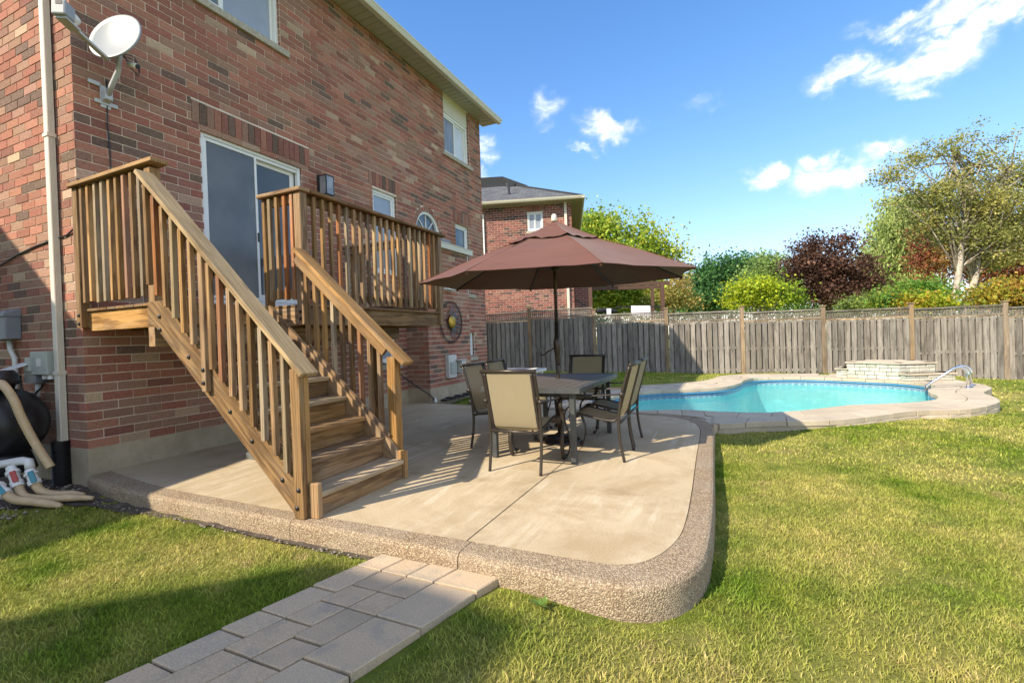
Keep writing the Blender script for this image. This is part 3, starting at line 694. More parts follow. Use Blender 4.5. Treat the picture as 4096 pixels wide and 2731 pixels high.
def wall_band(name, z0, z1, off, m_):
    n = len(pin); m = MB(); L = 0; uvs = []
    def P3(k):
        c = pool[k % n]; i, o = np.array(c[:2]), np.array(c[2:]); d_ = (o-i)/np.linalg.norm(o-i); return i+d_*off
    for k in range(n+1):
        p = P3(k); m.v += [(p[0], p[1], z0), (p[0], p[1], z1)]
        if k: L += np.linalg.norm(p-P3(k-1))
        uvs.append(L)
    for k in range(n): m.f.append((2*k, 2*k+2, 2*k+3, 2*k+1))
    me = m.mesh(name, m_); uv = me.uv_layers.new(name='uv')
    for f in me.polygons:
        for li, vi in zip(f.loop_indices, f.vertices): uv.data[li].uv = (uvs[vi//2], z1 if vi % 2 else z0)
    return link(name, me, basin)
wall_band('liner_track', -.105, -.001, .028, 'liner_track'); 
m = MB(); ring(m, -.088, -.07, -.018, .9) if False else None
wall_band('liner_band', -.192, -.10, .034, 'liner_band')
wall_band('liner_wall', -1.3, -.192, .034, 'liner')
m = MB().prism([tuple(np.array(c[:2])+(np.array(c[2:])-np.array(c[:2]))/np.linalg.norm(np.array(c[2:])-np.array(c[:2]))*.04) for c in pool], -1.45, -1.3); m.build('pool_floor', 'liner', basin)
# bead of the liner track: a real rounded lip
m = MB(); n = len(pool)
lip = []
for k in range(n+1):
    c = pool[k % n]; i, o = np.array(c[:2]), np.array(c[2:]); d_ = (o-i)/np.linalg.norm(o-i); p = i+d_*.012; lip.append((p[0], p[1], -.092))
m.tube(lip, .014, 6, caps=False); m.build('liner_bead', 'liner_track', basin, smooth=True)
m = MB(); m.add([(c[0]+(c[2]-c[0])*.035/max(math.dist(c[:2], c[2:]), .1), c[1]+(c[3]-c[1])*.035/max(math.dist(c[:2], c[2:]), .1), WL) for c in pool], [tuple(range(n))]); m.build('pool_water', 'water', kind='structure')
# suction hose of the cleaner lying under the surface
tag(MB().tube([(6.55, 6.9, -.9), (6.9, 7.0, -.6), (7.15, 7.05, -.5)], .03, 8).build('pool_cleaner_hose', 'black_plastic', smooth=True), 'short dark hose under the water in the middle of the pool', 'hose')
tag(MB().lathe([(.0, .001), (.11, .001), (.12, .004), (.11, .010), (.0, .012)], (3.45, 5.95, 0), 20).build('skimmer_lid', 'white_plastic', smooth=True), 'round white skimmer lid set in the paving at the left end of the pool', 'lid')
# pool grab rail
gr = thing('pool_handrail', 'curved chrome handrail pair rising from the paving at the right end of the pool', 'handrail', (9.7, 8.85, 0))
for k, (dx, dy) in enumerate(((0, 0), (.17, .36))):
    b = Vector((9.60+dx, 8.66+dy, 0)); e = Vector((9.0+dx*.9, 8.62+dy, -.25)); d_ = (e-b).normalized(); d_.z = 0
    pts = [b, b+Vector((0, 0, .24))]
    for q in range(1, 9):
        a = R(q*16); pts.append(b+Vector((0, 0, .24))+d_*(.14*(1-math.cos(a)))+Vector((0, 0, .135*math.sin(a))))
    pts.append(Vector((9.0, 8.62, 0)).lerp(e, .0)+Vector((dx*.9, dy, .04))); pts.append(e+Vector((-.02, 0, -.1)))
    MB().tube(pts, .024, 10).build('rail', 'chrome', gr, smooth=True)
    MB().lathe([(.05, 0), (.05, .012), (.028, .02)], b, 16).build('escutcheon', 'chrome', gr, smooth=True)
# stone planter wall behind the pool
pl = thing('stone_planter', 'tiered pale stone block planter standing at the far edge of the pool', 'planter', (8.9, 10.6, 0))
def stone_wall(pts, z0, z1, rows, closed=True, cap=.035, capover=.03):
    hrow = (z1-cap-z0)/rows; n = len(pts)
    for k in range(n if closed else n-1):
        a, b = Vector((*pts[k], 0)), Vector((*pts[(k+1) % n], 0)); L = (b-a).length; d_ = (b-a)/L; nn = Vector((d_.y, -d_.x, 0))
        for r_ in range(rows):
            x = -(.10 if r_ % 2 else 0); 
            while x < L-.02:
                l = rnd.uniform(.17, .28); xa, xb = max(x, 0), min(x+l, L); x += l
                if xb-xa < .03: continue
                o = a+d_*(xa+.003)+nn*(rnd.uniform(-.003, .010)); o.z = z0+r_*hrow+.003
                MB().obox(o, d_*(xb-xa-.006), -nn*.12, (0, 0, hrow-.006)).build('stone', 'planter_stone', pl, bevel=.012)
        ncap = max(1, int(L/.33))
        for q in range(ncap):
            o = a+d_*(q*L/ncap+.002-(capover if q == 0 else 0))+nn*capover; o.z = z1-cap
            MB().obox(o, d_*(L/ncap-.004+(capover if q in (0, ncap-1) else 0)), -nn*.22, (0, 0, cap)).build('cap_stone', 'coping', pl, bevel=.006)
    c = [tuple(np.mean(pts, 0)+(np.array(p)-np.mean(pts, 0))*.82) for p in pts]
    MB().prism(c, z0, z1-.005).build('stone_fill', 'coping', pl)
stone_wall([(8.16, 10.63), (8.98, 10.05), (9.66, 10.32), (9.5, 11.05), (8.5, 11.35)], .0, .37, 4)
stone_wall([(8.985, 10.02), (9.08, 9.86), (9.95, 10.22), (9.85, 10.6), (9.66, 10.36)], .0, .155, 2)
stone_wall([(7.97, 10.72), (8.15, 10.60), (8.45, 11.2), (8.2, 11.3)], .0, .22, 3)

# ================================================================== BRICK HOUSE
CH = .0911; BL = .271; FT = .249
PAL = [((.32, .132, .090), .31), ((.36, .165, .110), .21), ((.255, .112, .082), .14), ((.32, .185, .13), .19), ((.28, .155, .108), .09), ((.43, .30, .205), .03), ((.16, .105, .08), .03)]
def brick_col(u, z, seed=0, pal=PAL):
    b = noise.noise((u*.55+seed, z*1.9, seed*3.1)); q = 0
    if b > .28 and rnd.random() < .45: c = pal[3][0] if rnd.random() < .8 else pal[min(5, len(pal)-1)][0]
    elif b < -.30 and rnd.random() < .2: c = pal[-1][0]
    else:
        acc = 0; q = rnd.random()
        for c, p in pal:
            acc += p
            if q < acc: break
    k = rnd.uniform(.86, 1.16); return (c[0]*k, c[1]*k*rnd.uniform(.95, 1.05), c[2]*k, 1)
def wall_bricks(O, U, Nn, L, z0, z1, ops=(), arch=None, seed=0, ch=CH, bl=BL, jt=.0115, pal=PAL, start=0.0):
    """list of (centre point, U, N, length, height, colour, proud)"""
    O, U, Nn = Vector(O), Vector(U), Vector(Nn); out = []; rows = int(math.ceil((z1-z0)/ch-.02))
    for r_ in range(rows):
        za, zb = z0+r_*ch+jt/2, min(z0+(r_+1)*ch-jt/2, z1); zc = (za+zb)/2
        if zb-za < .02: continue
        x = start-(bl/2 if r_ % 2 else 0)-.0
        while x < L:
            a, b = max(x+jt/2, 0), min(x+bl-jt/2, L); x += bl
            if b-a < .02: continue
            segs = [(a, b)]
            for (u0, u1, q0, q1) in ops:
                if zc < q0 or zc > q1: continue
                ns = []
                for (s0, s1) in segs:
                    if s1 <= u0 or s0 >= u1: ns.append((s0, s1)); continue
                    if s0 < u0-.02: ns.append((s0, u0-.001))
                    if s1 > u1+.02: ns.append((u1+.001, s1))
                segs = ns
            if arch:
                uc, zs, rr = arch
                if zc > zs and zc < zs+rr:
                    h_ = math.sqrt(rr*rr-(zc-zs)**2); ns = []
                    for (s0, s1) in segs:
                        if s1 <= uc-h_ or s0 >= uc+h_: ns.append((s0, s1)); continue
                        if s0 < uc-h_-.02: ns.append((s0, uc-h_))
                        if s1 > uc+h_+.02: ns.append((uc+h_, s1))
                    segs = ns
            for (s0, s1) in segs:
                out.append((O+U*((s0+s1)/2)+Vector((0, 0, zc)), U, Nn, s1-s0, zb-za, brick_col(O.dot(U)+s0, zc, seed, pal), rnd.uniform(-.001, .003)))
    return out
def soldier(O, U, Nn, u0, u1, z0, z1, wd=.082, jt=.009, seed=3):
    O, U, Nn = Vector(O), Vector(U), Vector(Nn); n = max(1, round((u1-u0)/(wd+jt))); w_ = (u1-u0)/n
    return [(O+U*(u0+(i+.5)*w_)+Vector((0, 0, (z0+z1)/2)), U, Nn, w_-jt, z1-z0-jt, (lambda c, k: (c[0]*k, c[1]*k, c[2]*k, 1))(rnd.choice([PAL[0][0], PAL[1][0], PAL[2][0], PAL[0][0], PAL[3][0], PAL[6][0]]), rnd.uniform(.85, 1.1)), .006) for i in range(n)]
_ub = MB(); _ub.add([(-.5, -.5, -.5), (.5, -.5, -.5), (.5, .5, -.5), (-.5, .5, -.5), (-.5, -.5, .5), (.5, -.5, .5), (.5, .5, .5), (-.5, .5, .5)], [(0, 3, 2, 1), (4, 5, 6, 7), (0, 1, 5, 4), (1, 2, 6, 5), (2, 3, 7, 6), (3, 0, 4, 7)])
brick_me = _ub.mesh('brick', 'brick_single')
DEP = .03
def emit_bricks(lst, parent, nmax=300):
    def score(b):
        q = proj(b[0])
        if q is None or not (-20 < q[0] < 4116 and -20 < q[1] < 2750): return 0
        d = CAM-b[0]; c = d.normalized().dot(b[2])
        if c <= 0: return 0
        if b[2].y < -.5 and 'tank' and q[1] > 1480 and q[0] < 140: return 0
        return b[3]*b[4]*c/q[2]**2
    sc = sorted(range(len(lst)), key=lambda i: -score(lst[i])); top = set(sc[:nmax]); mb = MB(); cols = []
    for i, (c, U, Nn, l, h, cl, pr) in enumerate(lst):
        ctr = c+Nn*(pr-DEP/2)
        if len(c) and i in top:
            M4 = Matrix((U*l, Nn*DEP, Vector((0, 0, 1))*h)).transposed().to_4x4(); M4.translation = ctr
            o = link('brick', brick_me, parent, mw=M4); o.color = cl
        else:
            a, b, d = U*l/2, Nn*DEP/2, Vector((0, 0, h/2))
            if len(lst) > 3: mb.add([ctr-a+b-d, ctr+a+b-d, ctr+a+b+d, ctr-a+b+d, ctr-a-b-d, ctr+a-b-d, ctr+a-b+d, ctr-a-b+d], [(0, 1, 2, 3), (1, 5, 6, 2), (4, 0, 3, 7), (3, 2, 6, 7), (4, 5, 1, 0)], cl)
    o = mb.build('brickwork', 'brick_many', parent, kind='stuff'); return o
def backing(m, O, U, Nn, L, z0, z1, ops, off=-.006):
    O, U, Nn = Vector(O), Vector(U), Vector(Nn)
    us = sorted({0, L, *[o[0] for o in ops], *[o[1] for o in ops]}); zs = sorted({z0, z1, *[o[2] for o in ops], *[o[3] for o in ops]})
    us = [u for u in us if 0 <= u <= L]; zs = [z for z in zs if z0 <= z <= z1]
    for a, b in zip(us[:-1], us[1:]):
        for c, d in zip(zs[:-1], zs[1:]):
            mu, mz = (a+b)/2, (c+d)/2
            if any(o[0] < mu < o[1] and o[2] < mz < o[3] for o in ops): continue
            P = [O+U*x+Nn*off+Vector((0, 0, z)) for x, z in ((a, c), (b, c), (b, d), (a, d))]; m.add(P, [(0, 1, 2, 3)])
    for (a, b, c, d) in ops:         # brick reveals
        q = [(a, c), (b, c), (b, d), (a, d)]
        for i in range(4):
            (x0, z0_), (x1, z1_) = q[i], q[(i+1) % 4]
            P = [O+U*x0+Nn*off+Vector((0, 0, z0_)), O+U*x1+Nn*off+Vector((0, 0, z1_)), O+U*x1-Nn*.14+Vector((0, 0, z1_)), O+U*x0-Nn*.14+Vector((0, 0, z0_))]; m.add(P, [(0, 1, 2, 3)])
def reveal_bricks(O, U, Nn, op, z0, ch=CH):
    """bricks lining the two jambs of an opening"""
    O, U, Nn = Vector(O), Vector(U), Vector(Nn); out = []; a, b, c, d = op; r_ = 0
    rows = int((d-z0)/ch)+1
    for r_ in range(rows):
        za, zb = z0+r_*ch+.005, z0+(r_+1)*ch-.005
        if zb < c+.02 or za > d-.02: continue
        for u, s in ((a, 1), (b, -1)):
            out.append((O+U*(u+s*.001)-Nn*.055+Vector((0, 0, (za+zb)/2)), Nn*1.0, U*s, .085, zb-za, brick_col(u, za), .0))
    return out
house = thing('brick_house', 'two storey red brick house with cream eaves along the left of the yard', 'house', (0, 0, 0))
YE = 8.50; ZT = 6.76
X0, UX = (0, 0, 0), (0, 1, 0)
OPS = [(1.23, 2.73, 1.72, 3.83), (1.0, 2.44, 5.43, 6.72), (6.77, 7.92, 5.43, ZT-.01), (4.28, 4.97, 2.45, 3.95), (7.12, 7.76, 2.28, 3.90), (4.15, 4.82, .78, 1.36), (7.12, 7.84, .76, 1.38)]
ARC = (6.0, 3.46, .44)
arch_op = (ARC[0]-ARC[2], ARC[0]+ARC[2], 3.10, ARC[1])
SOLD = [(1.13, 2.875, 3.875, 4.145), (4.19, 5.11, 3.985, 4.25), (7.03, 7.90, 3.94, 4.20)]
br = wall_bricks(X0, UX, (1, 0, 0), YE, FT, ZT, OPS+SOLD+[arch_op], (ARC[0], ARC[1], ARC[2]+.10), 0)
for s_ in SOLD: br += soldier(X0, UX, (1, 0, 0), *s_)
for k in range(19):         # arch voussoirs
    a = R(k*10); rr = ARC[2]+.045
    c = Vector((0, ARC[0]+rr*math.cos(a), ARC[1]+rr*math.sin(a)))
    br.append(('V', a, c))
V_ = [b for b in br if b[0] == 'V']; br = [b for b in br if b[0] != 'V']
br += wall_bricks((-7.2, 0, 0), (1, 0, 0), (0, -1, 0), 7.2, FT, ZT, (), None, 11, start=(7.2 % BL)-.135)
for o in OPS: br += reveal_bricks(X0, UX, (1, 0, 0), o, FT)
# chimney bump
BX, B0, B1, BZ = .51, 5.12, 6.72, 3.04
br += wall_bricks((BX, B0, 0), (0, 1, 0), (1, 0, 0), B1-B0, FT+.02, BZ, [(.62, .86, 2.19, 2.27)], None, 5)
br += wall_bricks((0, B0, 0), (1, 0, 0), (0, -1, 0), BX, FT+.02, BZ, (), None, 6)
br += wall_bricks((BX, B1, 0), (-1, 0, 0), (0, 1, 0), BX, FT+.02, BZ, (), None, 8)
br += wall_bricks((0, YE, 0), (-1, 0, 0), (0, 1, 0), 3, FT, ZT, (), None, 9)
emit_bricks(br, house)
m = MB()
for (_, a, c) in V_:
    rd = Vector((0, math.cos(a), math.sin(a))); tn = Vector((0, -math.sin(a), math.cos(a)))
    MB().obox(c-rd*.047-tn*.036-Vector((.02, 0, 0)), rd*.094, tn*.072, (.027, 0, 0), (brick_col(a, a))).build('arch_brick', 'brick_many', house)
m = MB(); backing(m, X0, UX, (1, 0, 0), YE, FT-.02, ZT, OPS+[arch_op, (ARC[0]-ARC[2], ARC[0]+ARC[2], ARC[1], ARC[1]+ARC[2])])
# spandrels of the arch opening
for k in range(12):
    a0, a1 = R(k*15), R(k*15+15); f_ = lambda a: (-.006, ARC[0]+ARC[2]*math.cos(a), ARC[1]+ARC[2]*math.sin(a)); sg = 1 if k < 6 else -1
    cx = ARC[0]+sg*ARC[2]; m.add([f_(a0), f_(a1), (-.006, cx, ARC[1]+ARC[2])], [(0, 1, 2)])
    m.add([f_(a0), f_(a1), (-.12, f_(a1)[1], f_(a1)[2]), (-.12, f_(a0)[1], f_(a0)[2])], [(0, 1, 2, 3)])
backing(m, (-7.2, 0, 0), (1, 0, 0), (0, -1, 0), 7.19, FT-.02, ZT, [])
backing(m, (BX, B0, 0), (0, 1, 0), (1, 0, 0), B1-B0, FT, BZ, []); backing(m, (0, B0, 0), (1, 0, 0), (0, -1, 0), BX-.01, FT, BZ, []); backing(m, (BX, B1, 0), (-1, 0, 0), (0, 1, 0), BX, FT, BZ, [])
backing(m, (0, YE, 0), (-1, 0, 0), (0, 1, 0), 8, -.3, ZT, [])
m.build('mortar', 'mortar', house)
MB().box(-8, -.15, .05, YE-.05, -.3, ZT).build('inner_wall', 'dark_room', house)
# foundation, with a slightly uneven face
m = MB(); m.box(-7.2, .004, -.004, .3, -.4, FT); m.box(-.3, .004, .3, B0+.1, -.4, FT); m.box(-.3, .004, B1, YE, -.4, FT); m.build('foundation', 'foundation', house)
MB().box(-.1, BX+.012, B0-.012, B1+.01, -.4, FT+.02).build('chimney_foundation', 'foundation', house)
# chimney ledge
m = MB(); m.extrude([(0, B0-.06, BZ+.16), (BX+.10, B0-.06, BZ+.10), (BX+.10, B0-.06, BZ+.085), (0, B0-.06, BZ+.145)], (0, B1-B0+.16, 0)); m.build('ledge_cap', 'gutter_cream', house)
MB().box(0, BX+.09, B0-.05, B1+.09, BZ-.02, BZ+.084).build('ledge_fascia', 'gutter_cream', house)
MB().box(.42, BX+.02, 5.62, 6.0, BZ+.10, BZ+.19).build('ledge_vent', 'grey_box', house, bevel=.01)
# eaves
SO = .40
m = MB(); m.box(-.05, SO-.0, -.55, YE+.28, ZT, ZT+.02); m.box(-7.5, -.05, -.55, -.004, ZT+.0, ZT+.02); m.build('soffit', 'soffit', house)
for k in range(60):      # soffit panel seams
    y = -.5+k*.305*.5
    if y > YE+.25: break
    MB().box(0.0, SO-.03, y, y+.010, ZT-.006, ZT+.001).build('soffit_seam', 'soffit', house)
gp = [(SO, .0), (SO+.085, .0), (SO+.10, .03), (SO+.118, .075), (SO+.125, .078), (SO+.125, .108), (SO+.11, .108), (SO+.10, .09), (SO+.0, .09)]
MB().extrude([(x, -.6, z+ZT-.035) for x, z in gp], (0, YE+.28+.6, 0)).build('gutter', 'gutter_cream', house)
MB().extrude([(x, YE+.281, z+ZT-.035) for x, z in gp], (0, .003, 0)).build('gutter_end', 'gutter_cream', house)
MB().box(SO-.02, SO, -.55, YE+.30, ZT-.02, ZT+.13).build('fascia', 'gutter_cream', house)
rz = ZT+.10
m = MB(); ex0, ex1, ey0, ey1 = -8.5, SO+.04, -.6, YE+.32
m.add([(ex1, ey0, rz), (ex1, ey1, rz), (ex0, ey1, rz), (ex0, ey0, rz), (-4.0, 3.9, rz+2.4), (-4.0, 5.0, rz+2.4)], [(0, 1, 5, 4), (1, 2, 5), (2, 3, 4, 5), (3, 0, 4), (3, 2, 1, 0)]); m.build('roof', 'shingle', house)
# blank panel above the right upper window
MB().box(-.10, -.035, 6.80, 7.89, 6.36, ZT).build('siding_panel', 'vinyl_cream', house)
def window(O, U, Nn, u0, u1, z0, z1, parent, panes, fr=.055, dep=.07, pane='pane_door', name='window', screens=()):
    """panes: list of (u0,u1) fractions; frame and sash bars each a mesh"""
    O, U, Nn = Vector(O), Vector(U), Vector(Nn)
    P = lambda u, z, d: O+U*u+Nn*d+Vector((0, 0, z))
    m = MB(); Zv = Vector((0, 0, 1))
    def bar(a, b, c, d, e0=-dep-.04, e1=-dep+.02): m.obox(P(a, c, e0), U*(b-a), Nn*(e1-e0), Zv*(d-c))
    bar(u0, u0+fr, z0, z1); bar(u1-fr, u1, z0, z1); bar(u0+fr, u1-fr, z0, z0+fr); bar(u0+fr, u1-fr, z1-fr, z1)
    w_ = m.build(name, 'vinyl', parent, bevel=.004)
    iu0, iu1 = u0+fr, u1-fr
    for i, (a, b, mt) in enumerate(panes):
        pa, pb = iu0+(iu1-iu0)*a, iu0+(iu1-iu0)*b; s_ = .038; dd = -dep-(.022 if i % 2 else .0)
        m = MB()
        for (q0, q1, q2, q3) in ((pa, pa+s_, z0+fr, z1-fr), (pb-s_, pb, z0+fr, z1-fr), (pa+s_, pb-s_, z0+fr, z0+fr+s_), (pa+s_, pb-s_, z1-fr-s_, z1-fr)):
            m.obox(P(q0, q2, dd-.03), U*(q1-q0), Nn*.032, Zv*(q3-q2))
        sa = m.build('sash', 'vinyl', w_, bevel=.003)
        MB().obox(P(pa+s_-.004, z0+fr+s_-.004, dd-.022), U*(pb-pa-2*s_+.008), Nn*.006, Zv*(z1-z0-2*fr-2*s_+.008)).build('pane', mt, w_)
    return w_
wf = ((0, .5, 'pane_pale'), (.5, 1, 'pane_pale'))
window(X0, UX, (1, 0, 0), 1.0, 2.44, 5.43, 6.72, house, ((0, .42, 'pane_dark'), (.42, 1, 'pane_pale')))
window(X0, UX, (1, 0, 0), 6.78, 7.91, 5.43, 6.36, house, ((0, .5, 'pane_curtain'), (.5, 1, 'pane_shutter')))
window(X0, UX, (1, 0, 0), 4.29, 4.96, 2.45, 3.95, house, ((0, 1, 'pane_pale'),))
window(X0, UX, (1, 0, 0), 7.13, 7.75, 2.28, 3.90, house, ((0, 1, 'pane_dark'),))
window(X0, UX, (1, 0, 0), 4.16, 4.81, .79, 1.35, house, ((0, 1, 'pane_pale'),))
window(X0, UX, (1, 0, 0), 7.13, 7.83, .77, 1.37, house, ((0, 1, 'pane_pale'),))
for (a, b, z) in ((.9, 2.56, 5.43), (6.67, 8.16-.14, 5.43), (7.05, 7.94, 2.28), (4.08, 4.90, .78), (7.05, 7.94, .76)):
    s_ = MB().box(-.09, .045, a, b, z-.095, z-.002); s_.build('window_sill', 'stone_sill', house, bevel=.006)
# arched window
m = MB(); n = 16
def arcpts(r0, n=n): return [(ARC[0]+r0*math.cos(math.pi*k/n), ARC[1]+r0*math.sin(math.pi*k/n)) for k in range(n+1)]
A0, A1 = arcpts(ARC[2]), arcpts(ARC[2]-.055)
for k in range(n):
    q = [A0[k], A0[k+1], A1[k+1], A1[k]]; m.extrude([(-.09, y, z) for y, z in q], (.06, 0, 0))
m.box(-.09, -.03, ARC[0]-ARC[2], ARC[0]+ARC[2], ARC[1]-.05, ARC[1])
aw_ = m.build('arched_window', 'vinyl', house)
for k in (45, 90, 135):
    a = R(k); d_ = Vector((0, math.cos(a), math.sin(a))); t_ = Vector((0, -math.sin(a), math.cos(a))); c = Vector((-.075, ARC[0], ARC[1]))
    MB().obox(c-t_*.009, d_*(ARC[2]-.05), t_*.018, (.02, 0, 0)).build('glazing_bar', 'vinyl', aw_)
MB().extrude([(-.082, y, z) for y, z in arcpts(ARC[2]-.03)], (.006, 0, 0)).build('pane', 'pane_dark', aw_)
window(X0, UX, (1, 0, 0), ARC[0]-ARC[2], ARC[0]+ARC[2], 3.10, ARC[1]-.05, house, ((0, 1, 'pane_dark'),))
# patio door
pd = window(X0, UX, (1, 0, 0), 1.24, 2.72, 1.74, 3.82, house, (), fr=.05, dep=.05, name='patio_door')
m = MB(); m.box(-.12, -.05, 1.29, 2.67, 3.73, 3.77); m.build('door_head', 'vinyl', pd)
def dpanel(u0, u1, x, pane, fr, matf='vinyl'):
    m = MB(); z0, z1 = 1.80, 3.755
    for (a, b, c, d) in ((u0, u0+fr, z0, z1), (u1-fr, u1, z0, z1), (u0+fr, u1-fr, z0, z0+fr*1.3), (u0+fr, u1-fr, z1-fr, z1)): m.box(x-.035, x, a, b, c, d)
    p_ = m.build('door_panel', matf, pd, bevel=.004); MB().box(x-.022, x-.014, u0+fr-.005, u1-fr+.005, z0+fr*1.3-.005, z1-fr+.005).build('pane', pane, pd); return p_
dpanel(1.93, 2.67, -.105, 'pane_door', .075); dpanel(1.29, 2.02, -.075, 'pane_door', .05); dpanel(1.285, 2.00, -.035, 'pane_screen', .032)
MB().box(-.034, -.02, 1.972, 1.994, 2.60, 2.72).build('door_handle', 'black_plastic', pd, bevel=.004)
MB().box(-.02, .05, 1.2, 2.76, 1.66, 1.735).build('door_sill', 'foundation', house)
# downspout on the end wall, following its own taper of corrugations
DX0, DX1 = -.405, -.328
def spout(x0, x1, z0, z1, name):
    m = MB(); y0, y1 = -.070, -.012
    pts = [(x0, y1), (x0, y0+.006), (x0+.006, y0), (x1-.006, y0), (x1, y0+.006)]+[(x1+(-.005 if k % 2 else .001), y0+.008+(y1-y0-.012)*(k+.5)/9) for k in range(9)]+[(x1, y1)]
    m.extrude([(x, y, z0) for x, y in pts], (0, 0, z1-z0)); return m.build(name, 'downspout_cream', house)
spout(DX0, DX1, 1.0, 6.6, 'downspout'); spout(DX0-.003, DX1+.003, .30, 1.002, 'downspout')
for z in (1.0, 3.35): MB().box(DX0-.008, DX1+.008, -.078, -.004, z-.018, z+.018).build('downspout_strap', 'downspout_cream', house)
# corrugated drain pipe taking the downspout
pr = []; zz = -.17
while zz < .33: pr += [(.069, zz), (.077, zz+.005), (.077, zz+.011), (.069, zz+.016)]; zz += .020
m = MB(); m.lathe([(.06, -.17)]+pr, (-.372, -.055, 0), 28); m.v = [(x+(.33-z)*.02, y, z) for x, y, z in m.v]
tag(m.build('drain_pipe', 'black_plastic', smooth=False), 'black corrugated drain pipe under the cream downspout', 'pipe')

# ------------------------------------------------------------------ things fixed to the house
la = thing('wall_lantern', 'black box lantern with clear glass beside the patio door', 'wall lamp', (0, 3.1, 3.6))
MB().box(.006, .03, 3.01, 3.13, 3.46, 3.80).build('back_plate', 'black_plastic', la, bevel=.003)
m = MB(); 
for (y0, y1) in ((3.0, 3.012), (3.148, 3.16)):
    for (x0, x1) in ((.05, .062), (.188, .20)): m.box(x0, x1, y0, y1, 3.49, 3.76)
m.box(.05, .20, 3.0, 3.16, 3.76, 3.775); m.box(.05, .20, 3.0, 3.16, 3.475, 3.49); m.box(.02, .06, 3.05, 3.11, 3.70, 3.73); m.build('cage', 'black_plastic', la)
for (a, b, c, d) in ((.056, .194, 3.004, 3.007), (.056, .194, 3.152, 3.155), (.193, .196, 3.01, 3.15)): MB().box(a, b, c, d, 3.49, 3.76).build('pane', 'lamp_glass', la)
# satellite dish
sd = thing('satellite_dish', 'grey satellite dish on a bracket high on the brick wall', 'satellite dish', (0, .27, 3.75))
foot = Vector((.015, .26, 3.76)); ce = Vector((.37, .20, 4.235)); lnb = Vector((.66, -.34, 4.02))
nrm = (lnb-ce+Vector((0, 0, .12))).normalized(); nrm = Vector((.36, -.88, .31)).normalized()
Q = nrm.to_track_quat('Z', 'Y').to_matrix()
m = MB(); RD = .245; pr = [(.0001, 0)]+[(RD*k/7, .045*(k/7)**2) for k in range(1, 8)]+[(RD+.008, .040), (RD+.008, .028), (RD-.01, .024)]+[(RD*k/7, .045*(k/7)**2-.012) for k in (5, 3, 1)]+[(.0001, -.012)]
m.lathe(pr, (0, 0, 0), 36); m.v = [tuple(ce+Q @ (Vector((v[0], v[1]*1.08, v[2]))-Vector((0, 0, .02)))) for v in m.v]; m.build('reflector', 'dish_white', sd, smooth=True)
back = ce-nrm*.05; el_ = Vector((.28, .25, 3.96))
MB().tube([foot+Vector((.03, 0, 0)), foot.lerp(el_, .5)+Vector((.01, 0, 0)), el_, el_.lerp(back, .6), back-nrm*.02], .024, 12).build('mast', 'dish_grey', sd, smooth=True)
m = MB(); m.box(0, .02, .17, .37, 3.69, 3.73); m.box(0, .02, .12, .22, 3.86, 3.90); m.box(0, .012, .22, .31, 3.66, 3.88); m.obox(foot-Vector((.0, .035, .05)), (.07, 0, .02), (0, .07, 0), (0, 0, .11)); m.build('wall_bracket', 'dish_grey', sd, bevel=.004)
m = MB(); u_ = Q @ Vector((1, 0, 0)); v_ = Q @ Vector((0, 1, 0)); m.obox(back-u_*.05-v_*.06-nrm*.05, u_*.10, v_*.14, nrm*.06); m.build('rear_bracket', 'dish_grey', sd, bevel=.006)
arm0 = ce-v_*(RD*1.02)-nrm*.03
if (ce+v_).z < ce.z: arm0 = ce+v_*(RD*1.02)-nrm*.03
arm0 = Vector((.36, .13, 3.985)); d_ = (lnb-arm0)
m = MB(); s_ = d_.cross(Vector((0, 0, 1))).normalized(); up_ = s_.cross(d_).normalized()
m.obox(arm0-s_*.022-up_*.012, d_*.78, s_*.044, up_*.026); m.obox(arm0+d_*.74-s_*.045-up_*.016, d_*.30, s_*.09, up_*.022); m.build('feed_arm', 'dish_grey', sd, bevel=.004)
m = MB(); m.obox(lnb-s_*.055-d_.normalized()*.07+up_*.0, d_.normalized()*.12, s_*.11, up_*.13); m.build('receiver', 'dish_white', sd, bevel=.014)
c = lnb+up_*.08-d_.normalized()*.08; MB().tube([c, c-d_.normalized()*.07], [.045, .04], 14).build('feed_horn', 'white_plastic', sd, smooth=True)
MB().obox(lnb-s_*.032+d_.normalized()*.0505+up_*.085, d_.normalized()*.002, s_*.05, up_*.032).build('badge', 'iron', sd)
cm_ = Vector((.36, .30, 4.03)); MB().tube([cm_, cm_+Vector((.09, .03, -.03))], .026, 12).build('camera', 'white_plastic', sd, smooth=True)
MB().tube([cm_+Vector((.088, .03, -.03)), cm_+Vector((.10, .034, -.034))], .023, 12).build('camera_lens', 'black_plastic', sd)
for k in range(3):
    a = Vector((.33, .24, 4.08)); pts = [a+Vector((.05*math.sin(q*.5), .02+.13*math.sin(q*.32+k*.2), -.10*math.sin(q*.52)+.04*math.cos(q+k))) for q in range(12)]
    MB().tube(pts, .0038, 5).build('cable_loop', 'black_plastic', sd, smooth=True)
MB().tube([(.012, .28, 3.95), (.012, .275, 3.7), (.014, .27, 3.5), (.012, .285, 3.2), (.016, .28, 2.95), (.012, .30, 2.6)], .006, 6).build('wall_cable', 'black_plastic', sd, smooth=True)
# cable across the end wall
tag(MB().tube([(-3.2, -.012, 2.15), (-2.2, -.014, 2.16), (-1.7, -.014, 2.17), (-1.2, -.014, 2.26), (-.8, -.014, 2.31), (-.45, -.014, 2.335), (-.3, -.014, 2.34), (-.18, -.014, 2.35), (-.05, -.02, 2.39), (.012, -.012, 2.385), (.012, .2, 2.36)], .009, 6).build('wall_cable', 'black_plastic', smooth=True), 'black cable sagging across the sunlit end wall behind the downspout', 'cable')
